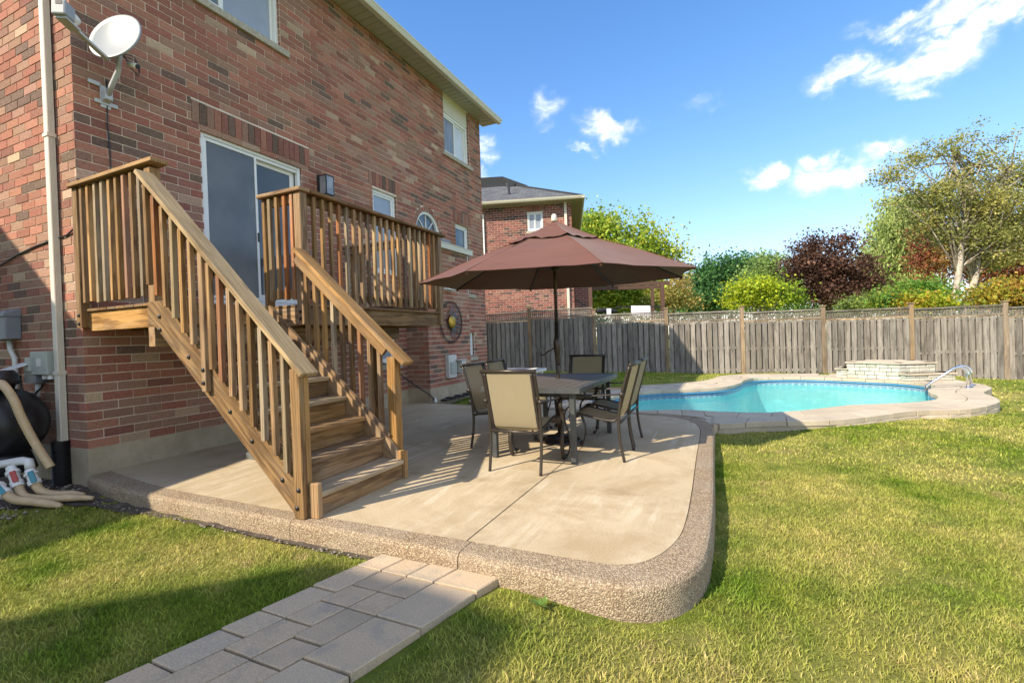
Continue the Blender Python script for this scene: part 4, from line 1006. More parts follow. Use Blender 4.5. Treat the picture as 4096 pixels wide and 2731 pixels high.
# sun ornament
orn = thing('sun_ornament', 'round wrought iron sun ornament with a gold face hanging on the chimney wall', 'wall ornament', (.54, 5.9, 1.55))
oc = Vector((.55, 5.90, 1.55))
def circ(r_, n=40, x=.0): return [oc+Vector((x, r_*math.cos(2*math.pi*k/n), r_*math.sin(2*math.pi*k/n))) for k in range(n+1)]
m = MB(); m.tube(circ(.42), .009, 6, caps=False); m.tube(circ(.385), .006, 6, caps=False)
m.build('ring', 'iron', orn, smooth=True)
m = MB(); m.lathe([(.0, .055), (.05, .052), (.10, .04), (.13, .018), (.135, .0)], oc+Vector((.01, 0, 0)), 28, axis=(1, 0, 0)); fc = m.build('face', 'gold', orn, smooth=True)
m = MB()
for (dy, dz, ry, rz) in ((-.035, .03, .016, .009), (.035, .03, .016, .009), (0, .0, .010, .032), (0, -.045, .030, .009)):
    m.lathe([(.0, .075), (ry*.6, .07), (ry, .045)], oc+Vector((.0, dy, dz)), 10, axis=(1, 0, 0))
m.build('features', 'gold', fc, smooth=True)
for k in range(16):
    a = 2*math.pi*k/16; d_ = Vector((0, math.cos(a), math.sin(a))); t_ = Vector((0, -math.sin(a), math.cos(a))); big = k % 2 == 0
    if -.2 < math.cos(a) or True:
        pts = [oc+d_*(.125+.235*q/6)+t_*(.028*math.sin(q*1.05))*(1 if k % 4 < 2 else -1)+Vector((.012, 0, 0)) for q in range(7)]
        right = math.cos(a) > -.15
        MB().tube(pts, [(.034 if right else .008)*(1-.12*q) for q in range(7)], 6, flat=(0, -math.sin(a), math.cos(a))).build('ray', 'ray_metal' if right else 'iron', orn, smooth=True)
# gas fireplace vent box, hose, grate, hood
gb = thing('vent_box', 'pale grey metal vent box on the chimney wall below the sun ornament', 'vent box', (.55, 5.9, .67))
MB().box(BX, BX+.10, 5.66, 5.96, .42, .88).build('body', 'white_box', gb, bevel=.012); MB().box(BX+.10, BX+.125, 5.70, 5.92, .50, .74).build('cover', 'grey_green', gb, bevel=.006)
MB().box(BX+.0, BX+.20, 6.0, 6.17, .50, .76).build('side_cover', 'white_box', gb, bevel=.008); MB().box(BX+.08, BX+.22, 5.90, 6.17, .765, .78).build('lip', 'white_box', gb)
tag(MB().box(BX, BX+.12, 5.70, 5.98, 2.195, 2.27).build('vent_hood', 'white_plastic', bevel=.01), 'small white vent hood on the chimney wall beside the umbrella edge', 'vent')
hs_ = thing('garden_hose', 'dark green hose slanting from the basement window down to the patio', 'hose', (.5, 5.0, 0))
MB().tube([(.03, 4.22, .80), (.06, 4.34, .81), (.14, 4.42, .76), (.3, 4.72, .46), (.46, 4.98, .24), (.545, 5.1, .13), (.575, 5.16, .03)], .012, 8).build('hose', 'black_plastic', hs_, smooth=True)
MB().lathe([(.03, 0), (.03, .05), (.018, .06), (.018, .09)], (.575, 5.17, 0), 12).build('coupling', 'white_plastic', hs_, smooth=True)
gt = thing('drain_trench', 'dark perforated edging strip lying at the foot of the chimney', 'edging', (.7, 5.9, 0))
for k in range(7):
    y = 5.38+k*.17; MB().obox((.56, y, -.0), (.13, 0, -.0), (0, .14, 0), (0, .0, .035+.02*(k % 2))).build('segment', 'black_plastic', gt, bevel=.006)
# utility boxes on the end wall
ub = thing('meter_box', 'grey utility box with a sloping lid at the left edge of the end wall', 'utility box', (-1.37, -.05, 1.5))
MB().box(-1.62, -1.21, -.13, 0, 1.36, 1.66).build('body', 'grey_box', ub, bevel=.01)
MB().extrude([(-1.63, -.145, 1.60), (-1.63, -.145, 1.63), (-1.63, 0, 1.69), (-1.63, 0, 1.60)], (.43, 0, 0)).build('lid', 'grey_box', ub, bevel=.004)
MB().tube([(-1.36, -.05, 1.36), (-1.34, -.05, 1.25), (-1.27, -.045, 1.16), (-1.25, -.045, .65)], .024, 10).build('conduit', 'white_box', ub, smooth=True)
eb = thing('junction_box', 'pale grey-green junction box fixed beside the downspout', 'junction box', (-.6, -.05, 1.13))
MB().box(-.77, -.44, -.11, 0, .985, 1.22).build('body', 'grey_green', eb, bevel=.006); MB().box(-.83, -.73, -.13, -.01, 1.02, 1.16).build('side_cover', 'grey_green', eb, bevel=.006)
MB().box(-.64, -.55, -.113, -.109, 1.07, 1.15).build('sticker', 'white_box', eb)
for x in (-.60, -.49): MB().tube([(x, -.06, .99), (x, -.06, .94)], .026, 10).build('gland', 'white_plastic', eb)
ou = thing('outlet_box', 'grey outlet with its flip cover open under the junction box', 'outlet', (-.85, -.05, 1.0))
MB().box(-.93, -.70, -.10, 0, .90, 1.06).build('body', 'grey_box', ou, bevel=.005)
MB().obox((-.94, -.10, 1.10), (.20, 0, .0), (-.08, -.17, -.07), (0, 0, .012)).build('cover', 'white_box', ou, bevel=.003)
MB().tube([(-.76, -.06, .90), (-.76, -.06, .78), (-.80, -.06, .73), (-.9, -.06, .725), (-1.15, -.05, .73)], .022, 10).build('conduit', 'white_box', ou, smooth=True)
MB().tube([(-.60, -.06, .95), (-.63, -.08, .86), (-.75, -.09, .79), (-.93, -.10, .78), (-.98, -.11, .86), (-.96, -.12, .98)], .009, 6).build('cord', 'black_plastic', ou, smooth=True)
# pool filter
fl = thing('pool_filter_tank', 'round black pool filter tank by the end wall', 'filter tank', (-.55, -.42, 0))
tc = Vector((-.56, -.41, .55)); pr = [(.30*math.sin(R(a)) if a not in (0, 180) else .0, -.335*math.cos(R(a))) for a in range(0, 181, 12)]
pr = [(.338*math.sin(R(a))**.9 if 0 < a < 180 else .0, -.335*math.cos(R(a))) for a in range(0, 181, 10)]
MB().lathe(pr, tc, 40).build('tank', 'tank_black', fl, smooth=True)
MB().lathe([(.10, .32), (.11, .36), (.15, .37), (.155, .40), (.13, .41), (.13, .46), (.10, .50), (.0, .50)], tc, 28).build('valve_head', 'black_plastic', fl, smooth=True)
MB().lathe([(.22, -.46), (.24, -.44), (.20, -.30), (.17, -.25)], tc, 28).build('foot', 'black_plastic', fl, smooth=True)
MB().tube([tc+Vector((.08, -.05, .36)), tc+Vector((.24, -.06, .38))], .055, 14).build('port', 'black_plastic', fl, smooth=True)
m = MB(); p0 = tc+Vector((.22, -.08, .385))
hp = spline([tuple(p0), tuple(p0+Vector((.14, -.02, .0))), tuple(p0+Vector((.26, -.0, -.12))), tuple(p0+Vector((.31, .04, -.32))), tuple(p0+Vector((.37, .10, -.55))), tuple(p0+Vector((.46, .16, -.76)))], 14)
m.tube(hp, [.033+.0022*(k % 2) for k in range(len(hp))], 12); tag(m.build('filter_hose', 'hose_tan', smooth=True), 'beige ribbed hose arching down from the filter tank', 'hose')
mf = thing('valve_manifold', 'white plastic pipe manifold with red and blue valves on the ground', 'valve manifold', (-.1, -.5, 0))
MB().tube([(-.62, -.62, .19), (-.30, -.52, .215), (-.10, -.44, .245), (-.03, -.42, .235), (.0, -.425, .18)], .036, 14).build('header_pipe', 'pvc', mf, smooth=True)
for (a, b, mt) in (((-.15, -.50, .20), (-.02, -.50, .03), 'valve_red'), ((.0, -.43, .17), (.07, -.42, .04), 'valve_blue'), ((-.10, -.62, .09), (.05, -.60, -.0), 'valve_blue')):
    a, b = Vector(a), Vector(b); d_ = (b-a)
    v = MB().tube([a, a+d_*.2, a+d_*.22, a+d_*.36, a+d_*.38, a+d_*.7, a+d_*.72, a+d_*.98], [.036, .036, .050, .050, .038, .038, .048, .046], 14).build('valve', 'pvc', mf, smooth=False)
    n_ = (CAM-a); n_.z *= .3; n_.normalize(); c = a+d_*.42+n_*.05; x_ = d_.normalized(); y_ = x_.cross(n_).normalized()
    MB().obox(c-x_*.055-y_*.02, x_*.11, y_*.04, n_*.022).build('lever', mt, v, bevel=.006)
for nm, P_ in (('longest of the three beige hoses running from the valves to the grass', [(-.02, -.50, .03), (.10, -.50, -.04), (.28, -.42, -.065), (.42, -.32, -.07), (.62, -.25, -.075)]),
              ('middle beige hose running from the blue valve along the house corner', [(.07, -.42, .04), (.12, -.40, -.02), (.20, -.34, -.06), (.32, -.26, -.07), (.40, -.215, -.08)]),
              ('nearest beige hose running from the low blue valve', [(.05, -.60, 0), (.14, -.57, -.04), (.26, -.51, -.06), (.40, -.45, -.085), (.50, -.42, -.10)])):
    hp = spline(P_, 10); tag(MB().tube(hp, [.034+.0015*(k % 2)-(.020*max(0, (k-len(hp)*.7))/(len(hp)*.3)) for k in range(len(hp))], 12).build('pool_hose', 'hose_tan', smooth=True), nm, 'hose', 'hoses from the valve manifold')

# ================================================================== DECK AND STAIRS
dk = thing('wooden_deck', 'raised weathered wooden deck with railings and a flight of stairs to the patio', 'deck', (0, 0, 0))
DZ = 1.61; DXF = 1.80; DYE = 3.58; SY = 1.05; SX = 1.38
def bolt(p, n): MB().lathe([(.017, 0), (.017, .007), (.008, .013), (.0, .014)], p, 8, axis=n).build('bolt', 'iron', dk)
W = 'deck_wood'
x = .004; k = 0
while x < DXF+.02:
    x1 = min(x+.138, DXF+.03); y0 = -.005 if x1 < SX+.02 else SY+.005
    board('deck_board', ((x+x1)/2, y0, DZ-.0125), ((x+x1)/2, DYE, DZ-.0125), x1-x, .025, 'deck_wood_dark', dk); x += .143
# rims, joists, beam, posts
board('rim_board', (.09, .04, 1.49), (SX-.14, .04, 1.49), .038, .185, W, dk); board('rim_board', (SX-.01, SY+.02, 1.49), (DXF-.02, SY+.02, 1.49), .038, .185, W, dk)
board('rim_board', (DXF-.02, SY, 1.49), (DXF-.02, DYE*.52, 1.49), .038, .185, 'deck_wood_dark', dk); board('rim_board', (DXF-.02, DYE*.52+.004, 1.49), (DXF-.02, DYE, 1.49), .038, .185, 'deck_wood_dark', dk)
board('rim_board', (.0, DYE-.02, 1.49), (DXF-.04, DYE-.02, 1.49), .038, .185, 'deck_wood_dark', dk); board('header', (SX-.02, .06, 1.49), (SX-.02, SY, 1.49), .038, .185, 'deck_wood_dark', dk)
y = .42
while y < DYE-.1: board('joist', (.03, y, 1.485), ((SX-.04) if y < SY else DXF-.045, y, 1.485), .038, .17, 'deck_wood_dark', dk); y += .40
board('beam', (1.20, .25, 1.31), (1.20, DYE-.3, 1.31), .09, .17, 'deck_wood_dark', dk)
board('beam_end', (1.135, -.015, 1.31), (1.135, .24, 1.31), .088, .17, W, dk)
for y in (1.0, 3.0): board('support_post', (1.05, y, 0), (1.05, y, 1.22), .09, .09, 'deck_wood_dark', dk, up=(1, 0, 0))
MB().box(.985, 1.115, .935, 1.065, 0, .07).build('post_base', 'galvanised', dk)
YR = -.005
def post(x0, x1, y0, y1, z0, z1, m='deck_wood', name='post'): return board(name, ((x0+x1)/2, (y0+y1)/2, z0), ((x0+x1)/2, (y0+y1)/2, z1), x1-x0, y1-y0, m, dk, up=(0, 1, 0), bevel=.004)
post(.0, .085, -.045, .045, 1.43, 2.765); post(1.165, 1.25, -.045, .045, 1.41, 2.76)
for x in (.043, 1.207):
    for z in (1.47, 1.55): bolt((x, -.045, z), (0, -1, 0))
def bal(x, y, z0, z1, lean=0):
    m = rnd.choice(['deck_wood', 'deck_wood', 'red_wood', 'deck_wood_dark', 'cap_wood'])
    ex, ey = rnd.uniform(-.003, .003), rnd.uniform(-.003, .003)
    board('baluster', (x, y, z0+rnd.uniform(-.012, .012)), (x+ex, y+ey, z1), .038, .038, m, dk, up=(0, 1, 0), bevel=.002)
for i in range(9): bal(.150+i*.116, -.028, 1.665, 2.76)
board('rail_board', (.09, .012, 2.715), (1.16, .012, 2.715), .036, .088, W, dk); board('rail_board', (.09, .012, 1.72), (1.16, .012, 1.72), .036, .088, W, dk)
board('cap_rail', (-.005, -.01, 2.785), (1.34, -.01, 2.80), .145, .038, 'deck_wood', dk, bevel=.005)
# short guard beside the stair opening and front guard
post(1.275, 1.32, SY-.045, SY+.045, 1.42, 2.72); post(DXF-.045, DXF+.045, SY-.06, SY+.03, 1.40, 2.73); post(DXF-.04, DXF+.04, DYE-.08, DYE+.005, 1.42, 2.73)
for i in range(4): bal(1.40+i*.105, SY-.045, 1.665, 2.72)
board('rail_board', (1.32, SY-.005, 2.68), (DXF-.05, SY-.005, 2.68), .036, .088, W, dk); board('rail_board', (1.32, SY-.005, 1.72), (DXF-.05, SY-.005, 1.72), .036, .088, W, dk)
board('cap_rail', (1.255, SY-.02, 2.750), (DXF+.075, SY-.02, 2.752), .14, .038, W, dk, bevel=.005)
y = SY+.13
while y < DYE-.12: bal(DXF+.02, y, 1.645, 2.72); y += .1165
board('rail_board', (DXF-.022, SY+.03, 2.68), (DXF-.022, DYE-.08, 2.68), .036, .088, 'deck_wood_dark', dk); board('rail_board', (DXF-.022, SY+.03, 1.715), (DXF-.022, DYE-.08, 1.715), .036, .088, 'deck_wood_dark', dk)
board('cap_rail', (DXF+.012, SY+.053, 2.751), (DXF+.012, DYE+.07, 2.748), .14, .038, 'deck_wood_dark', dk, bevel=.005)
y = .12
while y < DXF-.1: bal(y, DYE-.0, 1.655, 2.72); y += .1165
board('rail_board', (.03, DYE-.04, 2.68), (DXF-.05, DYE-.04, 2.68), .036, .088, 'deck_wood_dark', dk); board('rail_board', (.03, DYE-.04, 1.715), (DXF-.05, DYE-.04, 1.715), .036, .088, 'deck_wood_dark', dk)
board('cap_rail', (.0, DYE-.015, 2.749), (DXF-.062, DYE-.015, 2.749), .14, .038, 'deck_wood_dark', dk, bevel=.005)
for z in (1.46, 1.53): bolt((DXF-.0, SY-.06, z), (0, -1, 0)); bolt((DXF+.045, SY-.01, z), (1, 0, 0))
# stairs
SL = .882
def stringer(y0, y1, name='stringer', m='deck_wood'):
    zt = lambda x: 1.57-SL*(x-1.53); 
    pts = [(1.255, 1.40), (1.255, 1.60), (1.50, 1.60), (2.955, zt(2.955)), (3.04, .22), (3.04, .0), (2.90, .0), (1.34, 1.40)]
    me = MB().extrude([(x, y0, z) for x, z in pts], (0, y1-y0, 0))
    # local frame along the slope so the grain runs with the board
    o = Vector((1.25, y0, 1.5)); X_ = Vector((1, 0, -SL)).normalized(); Y_ = Vector((0, 1, 0)); Z_ = X_.cross(Y_)
    M4 = Matrix((X_, Y_, Z_)).transposed().to_4x4(); M4.translation = o; iv = M4.inverted(); me.v = [tuple(iv @ Vector(v)) for v in me.v]
    return link(name, me.mesh(name, m), dk, .003, mw=M4)
stringer(-.105, -.067); stringer(.872, .910)
for x, z in ((1.42, 1.47), (1.42, 1.36), (1.78, 1.13), (2.02, .92), (2.25, .71), (2.48, .50), (2.78, .24)): bolt((x, -.105, z), (0, -1, 0))
for n_ in range(1, 9):
    zt = .168+.1803*(n_-1); xn = 3.10-.2065*(n_-1)
    board('tread', (xn-.125, -.064, zt-.019), (xn-.125, .869, zt-.019), .25, .038, rnd.choice(['deck_wood', 'deck_wood_dark', 'cap_wood']), dk, bevel=.006)
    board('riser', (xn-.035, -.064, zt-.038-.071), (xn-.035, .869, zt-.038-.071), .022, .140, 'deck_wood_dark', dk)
board('riser', (1.40, -.0, 1.585-.075), (1.40, .869, 1.585-.075), .02, .13, 'deck_wood_dark', dk)
# newels
post(2.935, 3.025, -.150, -.108, .0, 1.03, name='newel_post'); post(2.935, 3.025, -.106, -.064, .0, 1.03, name='newel_post'); post(2.90, 2.99, .925, 1.012, 0, 1.06, name='newel_post')
post(3.03, 3.115, -.105, -.066, .0, .24, name='toe_block'); post(3.03, 3.11, .872, .91, .0, .24, name='toe_block')
for x, z in ((2.965, .075), (2.985, .20)): bolt((x, -.150, z), (0, -1, 0))
post(1.995, 2.045, -.150, -.106, .86, 1.93, name='post'); bolt((2.02, -.150, .93), (0, -1, 0)); bolt((2.02, -.150, 1.03), (0, -1, 0))
RS = -(2.69-1.075)/(2.985-1.27)
rl = lambda x, o=0: 2.685+RS*(x-1.27)+o        # top of the left cap rail
board('stair_cap_rail', (1.245, -.085, rl(1.245, -.018)), (3.055, -.085, rl(3.055, -.018)), .15, .038, 'cap_wood', dk, bevel=.005)
board('stair_rail_board', (1.25, -.085, rl(1.25, -.105)), (2.935, -.085, rl(2.935, -.105)), .036, .07, W, dk)
x = 1.345
while x < 2.90:
    if abs(x-2.02) > .045: bal(x, -.128, rl(x)-.875, rl(x)-.055)
    x += .1085
rr_ = lambda x, o=0: 2.19+(1.10-2.19)/(3.02-1.80)*(x-1.80)+o
board('stair_cap_rail', (1.835, .955, rr_(1.835, -.018)), (3.115, .955, rr_(3.115, -.018)), .145, .038, 'deck_wood', dk, bevel=.005)
board('stair_rail_board', (1.845, .918, rr_(1.845, -.10)), (2.90, .918, rr_(2.90, -.10)), .036, .088, W, dk)
board('lower_guard_board', (1.965, .912, 1.165), (2.905, .912, .335), .030, .088, 'deck_wood', dk)
x = 1.93
while x < 2.88: bal(x, .960, max(rr_(x)-1.0, .25), rr_(x)-.055); x += .1085

# ================================================================== DINING SET
def chair_proto():
    t = thing('patio_chair', 'bronze framed sling patio chair nearest the camera with its sunlit tan back turned', 'patio chair', (0, 0, 0), 0, 'sling chairs round the patio table')
    def sheet(name, prof, hw0, hw1, parent):
        m = MB(); nx = 5; n = len(prof)
        for th in (0, .004):
            for j, (y, z) in enumerate(prof):
                hw = hw0+(hw1-hw0)*j/(n-1)
                for i in range(nx):
                    u = -1+2*i/(nx-1); m.v.append((hw*u, y, z-th-.012*(1-u*u)*(1 if name == 'seat' else 0)))
        for j in range(n-1):
            for i in range(nx-1):
                a = j*nx+i; b = a+n*nx; m.f += [(a, a+1, a+nx+1, a+nx), (b, b+nx, b+nx+1, b+1)]
        return m.build(name, 'sling', parent, smooth=True)
    seatp = [(.26, .395), (.24, .425), (.18, .435), (.05, .41), (-.08, .385), (-.17, .378), (-.205, .40)]
    backp = [(-.205, .40), (-.225, .44), (-.265, .58), (-.305, .72), (-.335, .83), (-.35, .885)]
    sheet('seat', seatp, .215, .205, t); sheet('backrest', backp, .205, .205, t)
    for s in (-1, 1):
        MB().tube([(s*.222, y, z) for y, z in spline(seatp[:-1]+backp, 3)], .0125, 8).build('side_rail', 'bronze', t, smooth=True)
        MB().tube(spline([(s*.245, -.27, 0), (s*.245, -.235, .2), (s*.245, -.228, .38), (s*.245, -.26, .62), (s*.245, -.345, .90)], 5), .0145, 8).build('rear_leg', 'bronze', t, smooth=True)
        MB().tube(spline([(s*.272, .285, .01), (s*.272, .25, .10), (s*.272, .245, .22), (s*.268, .29, .36), (s*.268, .285, .46), (s*.27, .235, .52), (s*.272, .245, .58), (s*.275, .275, .605)], 4), .020, 6, flat=(1, 0, 0)).build('front_leg', 'bronze', t, smooth=True)
        MB().lathe([(.0, -.024), (.016, -.02), (.016, .02), (.0, .024)], (s*.272, .29, .03), 10, axis=(1, 0, 0)).build('foot_scroll', 'bronze', t, smooth=True)
        MB().tube(spline([(s*.250, -.265, .635), (s*.275, -.14, .628), (s*.285, .05, .618), (s*.280, .20, .628), (s*.276, .285, .612), (s*.276, .30, .575)], 4), [.021]*21, 8, flat=(1, 0, 0)).build('armrest', 'bronze', t, smooth=True)
        MB().lathe([(.0, -.018), (.022, -.016), (.022, .016), (.0, .018)], (s*.262, -.265, .635), 12, axis=(1, 0, 0)).build('arm_pivot', 'bronze', t, smooth=True)
        MB().box(min(s*.215, s*.275), max(s*.215, s*.275), .20, .235, .385, .425).build('bracket', 'bronze', t, bevel=.004)
    MB().tube([(-.262, -.352, .905), (.262, -.352, .905)], .0175, 10).build('top_rail', 'bronze', t, smooth=True)
    MB().tube([(-.245, -.232, .36), (.245, -.232, .36)], .013, 8).build('crossbar', 'bronze', t, smooth=True)
    MB().tube([(-.265, .24, .375), (.265, .24, .375)], .013, 8).build('crossbar', 'bronze', t, smooth=True)
    return t
ch = chair_proto()
GRP = 'sling chairs round the patio table'
spots = [((3.12, 2.28+.0, -90), 'sling chair on the house side of the table, nearer of the two there'),
         ((3.09, 2.98, -90), 'sling chair on the house side of the table, beside the white side table'),
         ((4.50, 2.20, 90), 'sling chair on the pool side of the table, nearer of the pair side by side'),
         ((4.48, 2.83, 90), 'sling chair on the pool side of the table, farther of the pair side by side'),
         ((3.90, 3.66, 180), 'sling chair at the far end of the table with its back to the fence')]
fix = {0: (3.12+.26, 2.28), 1: (3.02+.30, 2.97), 2: (4.79-.27, 2.19), 3: (4.77-.27, 2.82), 4: (3.90, 3.66)}
for i, ((x, y, r_), lb) in enumerate(spots): dup(ch, (fix[i][0], fix[i][1], 0), R(r_), lb, GRP)
ch.location = (3.955, 1.575, 0)
bpy.context.view_layer.update()
tb = thing('patio_table', 'dark slatted metal patio table with a parasol through the middle', 'patio table', (3.96, 2.51, 0))
TX0, TX1, TY0, TY1, TZ = 3.44, 4.46, 1.68, 3.32, .715
m = MB(); fr = .055
for (a, b, c, d) in ((TX0, TX1, TY0, TY0+fr), (TX0, TX1, TY1-fr, TY1), (TX0, TX0+fr, TY0+fr, TY1-fr), (TX1-fr, TX1, TY0+fr, TY1-fr)): m.box(a, b, c, d, TZ-.055, TZ)
m.build('top_frame', 'table_metal', tb, bevel=.004)
sw = (TX1-TX0-2*fr)/9
for k in range(9): MB().box(TX0+fr+k*sw+.004, TX0+fr+(k+1)*sw-.004, TY0+fr+.002, TY1-fr-.002, TZ-.022, TZ-.003).build('slat', 'table_slat', tb, bevel=.002)
for x in (TX0+.10, TX1-.10):
    for y in (TY0+.09, TY1-.09): MB().box(x-.026, x+.026, y-.026, y+.026, 0, TZ-.056).build('leg', 'table_metal', tb, bevel=.004)
for y in (TY0+.09, TY1-.09, (TY0+TY1)/2+.3): MB().box(TX0+.13, TX1-.13, y-.02, y+.02, TZ-.095, TZ-.058).build('apron', 'table_metal', tb)
# parasol
PX, PY = 3.925, 2.655
um = thing('patio_umbrella', 'open brown fabric parasol with a dark pole standing through the patio table', 'umbrella', (PX, PY, 0))
MB().tube([(PX, PY, .10), (PX, PY, 1.35)], .021, 14).build('pole', 'brown_metal', um, smooth=True); MB().tube([(PX, PY, 1.30), (PX, PY, 2.46)], .0185, 14).build('upper_pole', 'brown_metal', um, smooth=True)
MB().lathe([(.022, .86), (.027, .88), (.030, .95), (.034, 1.0), (.043, 1.06), (.042, 1.12), (.030, 1.18), (.022, 1.19)], (PX, PY, 0), 16).build('crank_housing', 'brown_metal', um, smooth=True)
MB().tube([(PX-.03, PY-.01, 1.06), (PX-.09, PY-.03, 1.03), (PX-.14, PY-.05, .985), (PX-.185, PY-.07, .985)], .008, 8).build('crank_handle', 'brown_metal', um, smooth=True)
uc = Vector((PX, PY+.045, 0)); RR = 1.555; ph = R(33); ZR = 1.835
def tilt(x, y): return .030*((y-uc.y)*.93-(x-uc.x)*.37)/1.0
def cv(r_, a, dz):
    x, y = uc.x+r_*math.cos(a), uc.y+r_*math.sin(a); return x, y, dz+tilt(x, y)
def zprof(f_): return ZR+.605*(1-f_)+.012*math.sin(math.pi*f_)
m = MB(); NR, NA = 9, 6
def canopy(r0, r1, zf, sag, edge=0, nr_=NR):
    m = MB()
    for th in (0, .0035):
        for s_ in range(8):
            for j in range(nr_+1):
                f_ = r0+(r1-r0)*j/nr_
                for i in range(NA+1):
                    u = i/NA; a = ph+(s_+u)*math.pi/4
                    rc = math.cos(math.pi/8)/math.cos((u-.5)*math.pi/4)   # straight edge between ribs
                    bow = 4*u*(1-u)
                    r_ = RR*f_*(rc*(1-.035*bow*f_**3)); z = zf(f_)-sag*bow*math.sin(math.pi*min(f_, 1))*.5-edge*bow*f_**8*0+ .012*noise.noise((math.cos(a)*f_*5, math.sin(a)*f_*5, s_*.0+r0*7))
                    if edge: z += edge*math.sin(a*23+1.3*math.sin(a*3))*max(0, (f_-r0)/(r1-r0))**2
                    m.v.append(tuple(Vector(cv(r_, a, z))-Vector((0, 0, th))))
    k = (nr_+1)*(NA+1)
    for sh_ in range(2):
        for s_ in range(8):
            b = sh_*8*k+s_*k
            for j in range(nr_):
                for i in range(NA):
                    q = (b+j*(NA+1)+i, b+(j+1)*(NA+1)+i, b+(j+1)*(NA+1)+i+1, b+j*(NA+1)+i+1); m.f.append(q if sh_ == 0 else q[::-1])
    return m
cn = canopy(.235, 1.0, zprof, .045).build('canopy', 'fabric_brown', um, smooth=False)
cn.data.polygons.foreach_set('use_smooth', [True]*len(cn.data.polygons))
vt = canopy(.012, .345, lambda f_: 2.510-(2.510-2.262)*(f_/.345)**.95, .03, .011, 8).build('vent_flap', 'fabric_brown', um, smooth=True)
# hem and seams
for s_ in range(8):
    a = ph+s_*math.pi/4
    MB().tube([cv(RR*f_, a, zprof(f_)-.016) for f_ in (.03, .3, .6, .85, .995)], .0085, 6).build('rib', 'umb_rib', um)
    MB().tube([cv(RR*f_, a, zprof(f_)+.003) for f_ in (.25, .5, .75, .997)], .0035, 5).build('seam', 'fabric_brown', um)
    st_ = cv(RR*.52, a, zprof(.52)-.03); MB().tube([(PX, PY, 1.96), st_], .006, 6).build('strut', 'umb_rib', um)
    e_ = cv(RR*.985, a, zprof(1)-.012); MB().lathe([(.012, -.012), (.014, 0), (.010, .012)], e_, 8).build('rib_tip', 'fabric_brown', um)
MB().lathe([(.035, 1.93), (.04, 1.95), (.04, 1.98), (.02, 2.0)], (PX, PY, 0), 14).build('runner', 'umb_rib', um)
MB().lathe([(.030, 2.50), (.034, 2.515), (.030, 2.57), (.020, 2.585), (.0, 2.59)], (PX, PY+.04, 0), 16).build('finial', 'downspout_cream', um, smooth=True)
ub_ = thing('umbrella_base', 'round cast metal parasol base with radiating slots under the patio table', 'umbrella base', (PX, PY-.02, 0))
m = MB(); m.lathe([(.235, .0), (.24, .008), (.235, .02), (.215, .024), (.212, .014), (.235, .006)], (PX, PY, 0), 48); m.lathe([(.03, .10), (.05, .085), (.075, .07), (.075, .058), (.03, .06)], (PX, PY, 0), 32); m.lathe([(.155, .040), (.165, .046), (.158, .052), (.148, .046)], (PX, PY, 0), 40)
m.build('base_ring', 'brown_metal', ub_, smooth=True)
m = MB()
for k in range(48):
    a = 2*math.pi*k/48; m.tube([(PX+.07*math.cos(a), PY+.07*math.sin(a), .066), (PX+.155*math.cos(a+.08), PY+.155*math.sin(a+.08), .043), (PX+.225*math.cos(a), PY+.225*math.sin(a), .018)], .0055, 5)
m.build('base_grille', 'brown_metal', ub_)
MB().tube([(PX, PY, .05), (PX, PY, .42)], .027, 14).build('stem', 'brown_metal', ub_, smooth=True); MB().tube([(PX+.02, PY-.01, .36), (PX+.07, PY-.03, .36)], .010, 8).build('knob', 'brown_metal', ub_)
# white side table beyond the dining chairs
st = thing('side_table', 'white plastic side table behind the house-side chairs', 'side table', (3.1, 3.6, 0))
MB().box(2.62, 3.32, 3.40, 3.92, .70, .745).build('table_top', 'white_plastic', st, bevel=.008)
for x in (2.68, 3.26):
    for y in (3.46, 3.86): MB().box(x-.02, x+.02, y-.02, y+.02, 0, .70).build('leg', 'white_plastic', st)
# a broad-leaved weed at the foot of the curb
wd_ = MB()
for k in range(9):
    a = k*.7; c = Vector((4.83, -.36, gz(4.83, -.36)+.03)); d_ = Vector((math.cos(a), math.sin(a), .35+.2*(k % 2))); s_ = Vector((-math.sin(a), math.cos(a), 0))*.012; l = .035+.014*(k % 3)
    wd_.add([c, c+d_*l*.5+s_, c+d_*l, c+d_*l*.5-s_], [(0, 1, 2, 3)])
tag(wd_.build('weed', 'weed'), 'broad leaved green weed growing against the curb beside the paver path', 'weed')

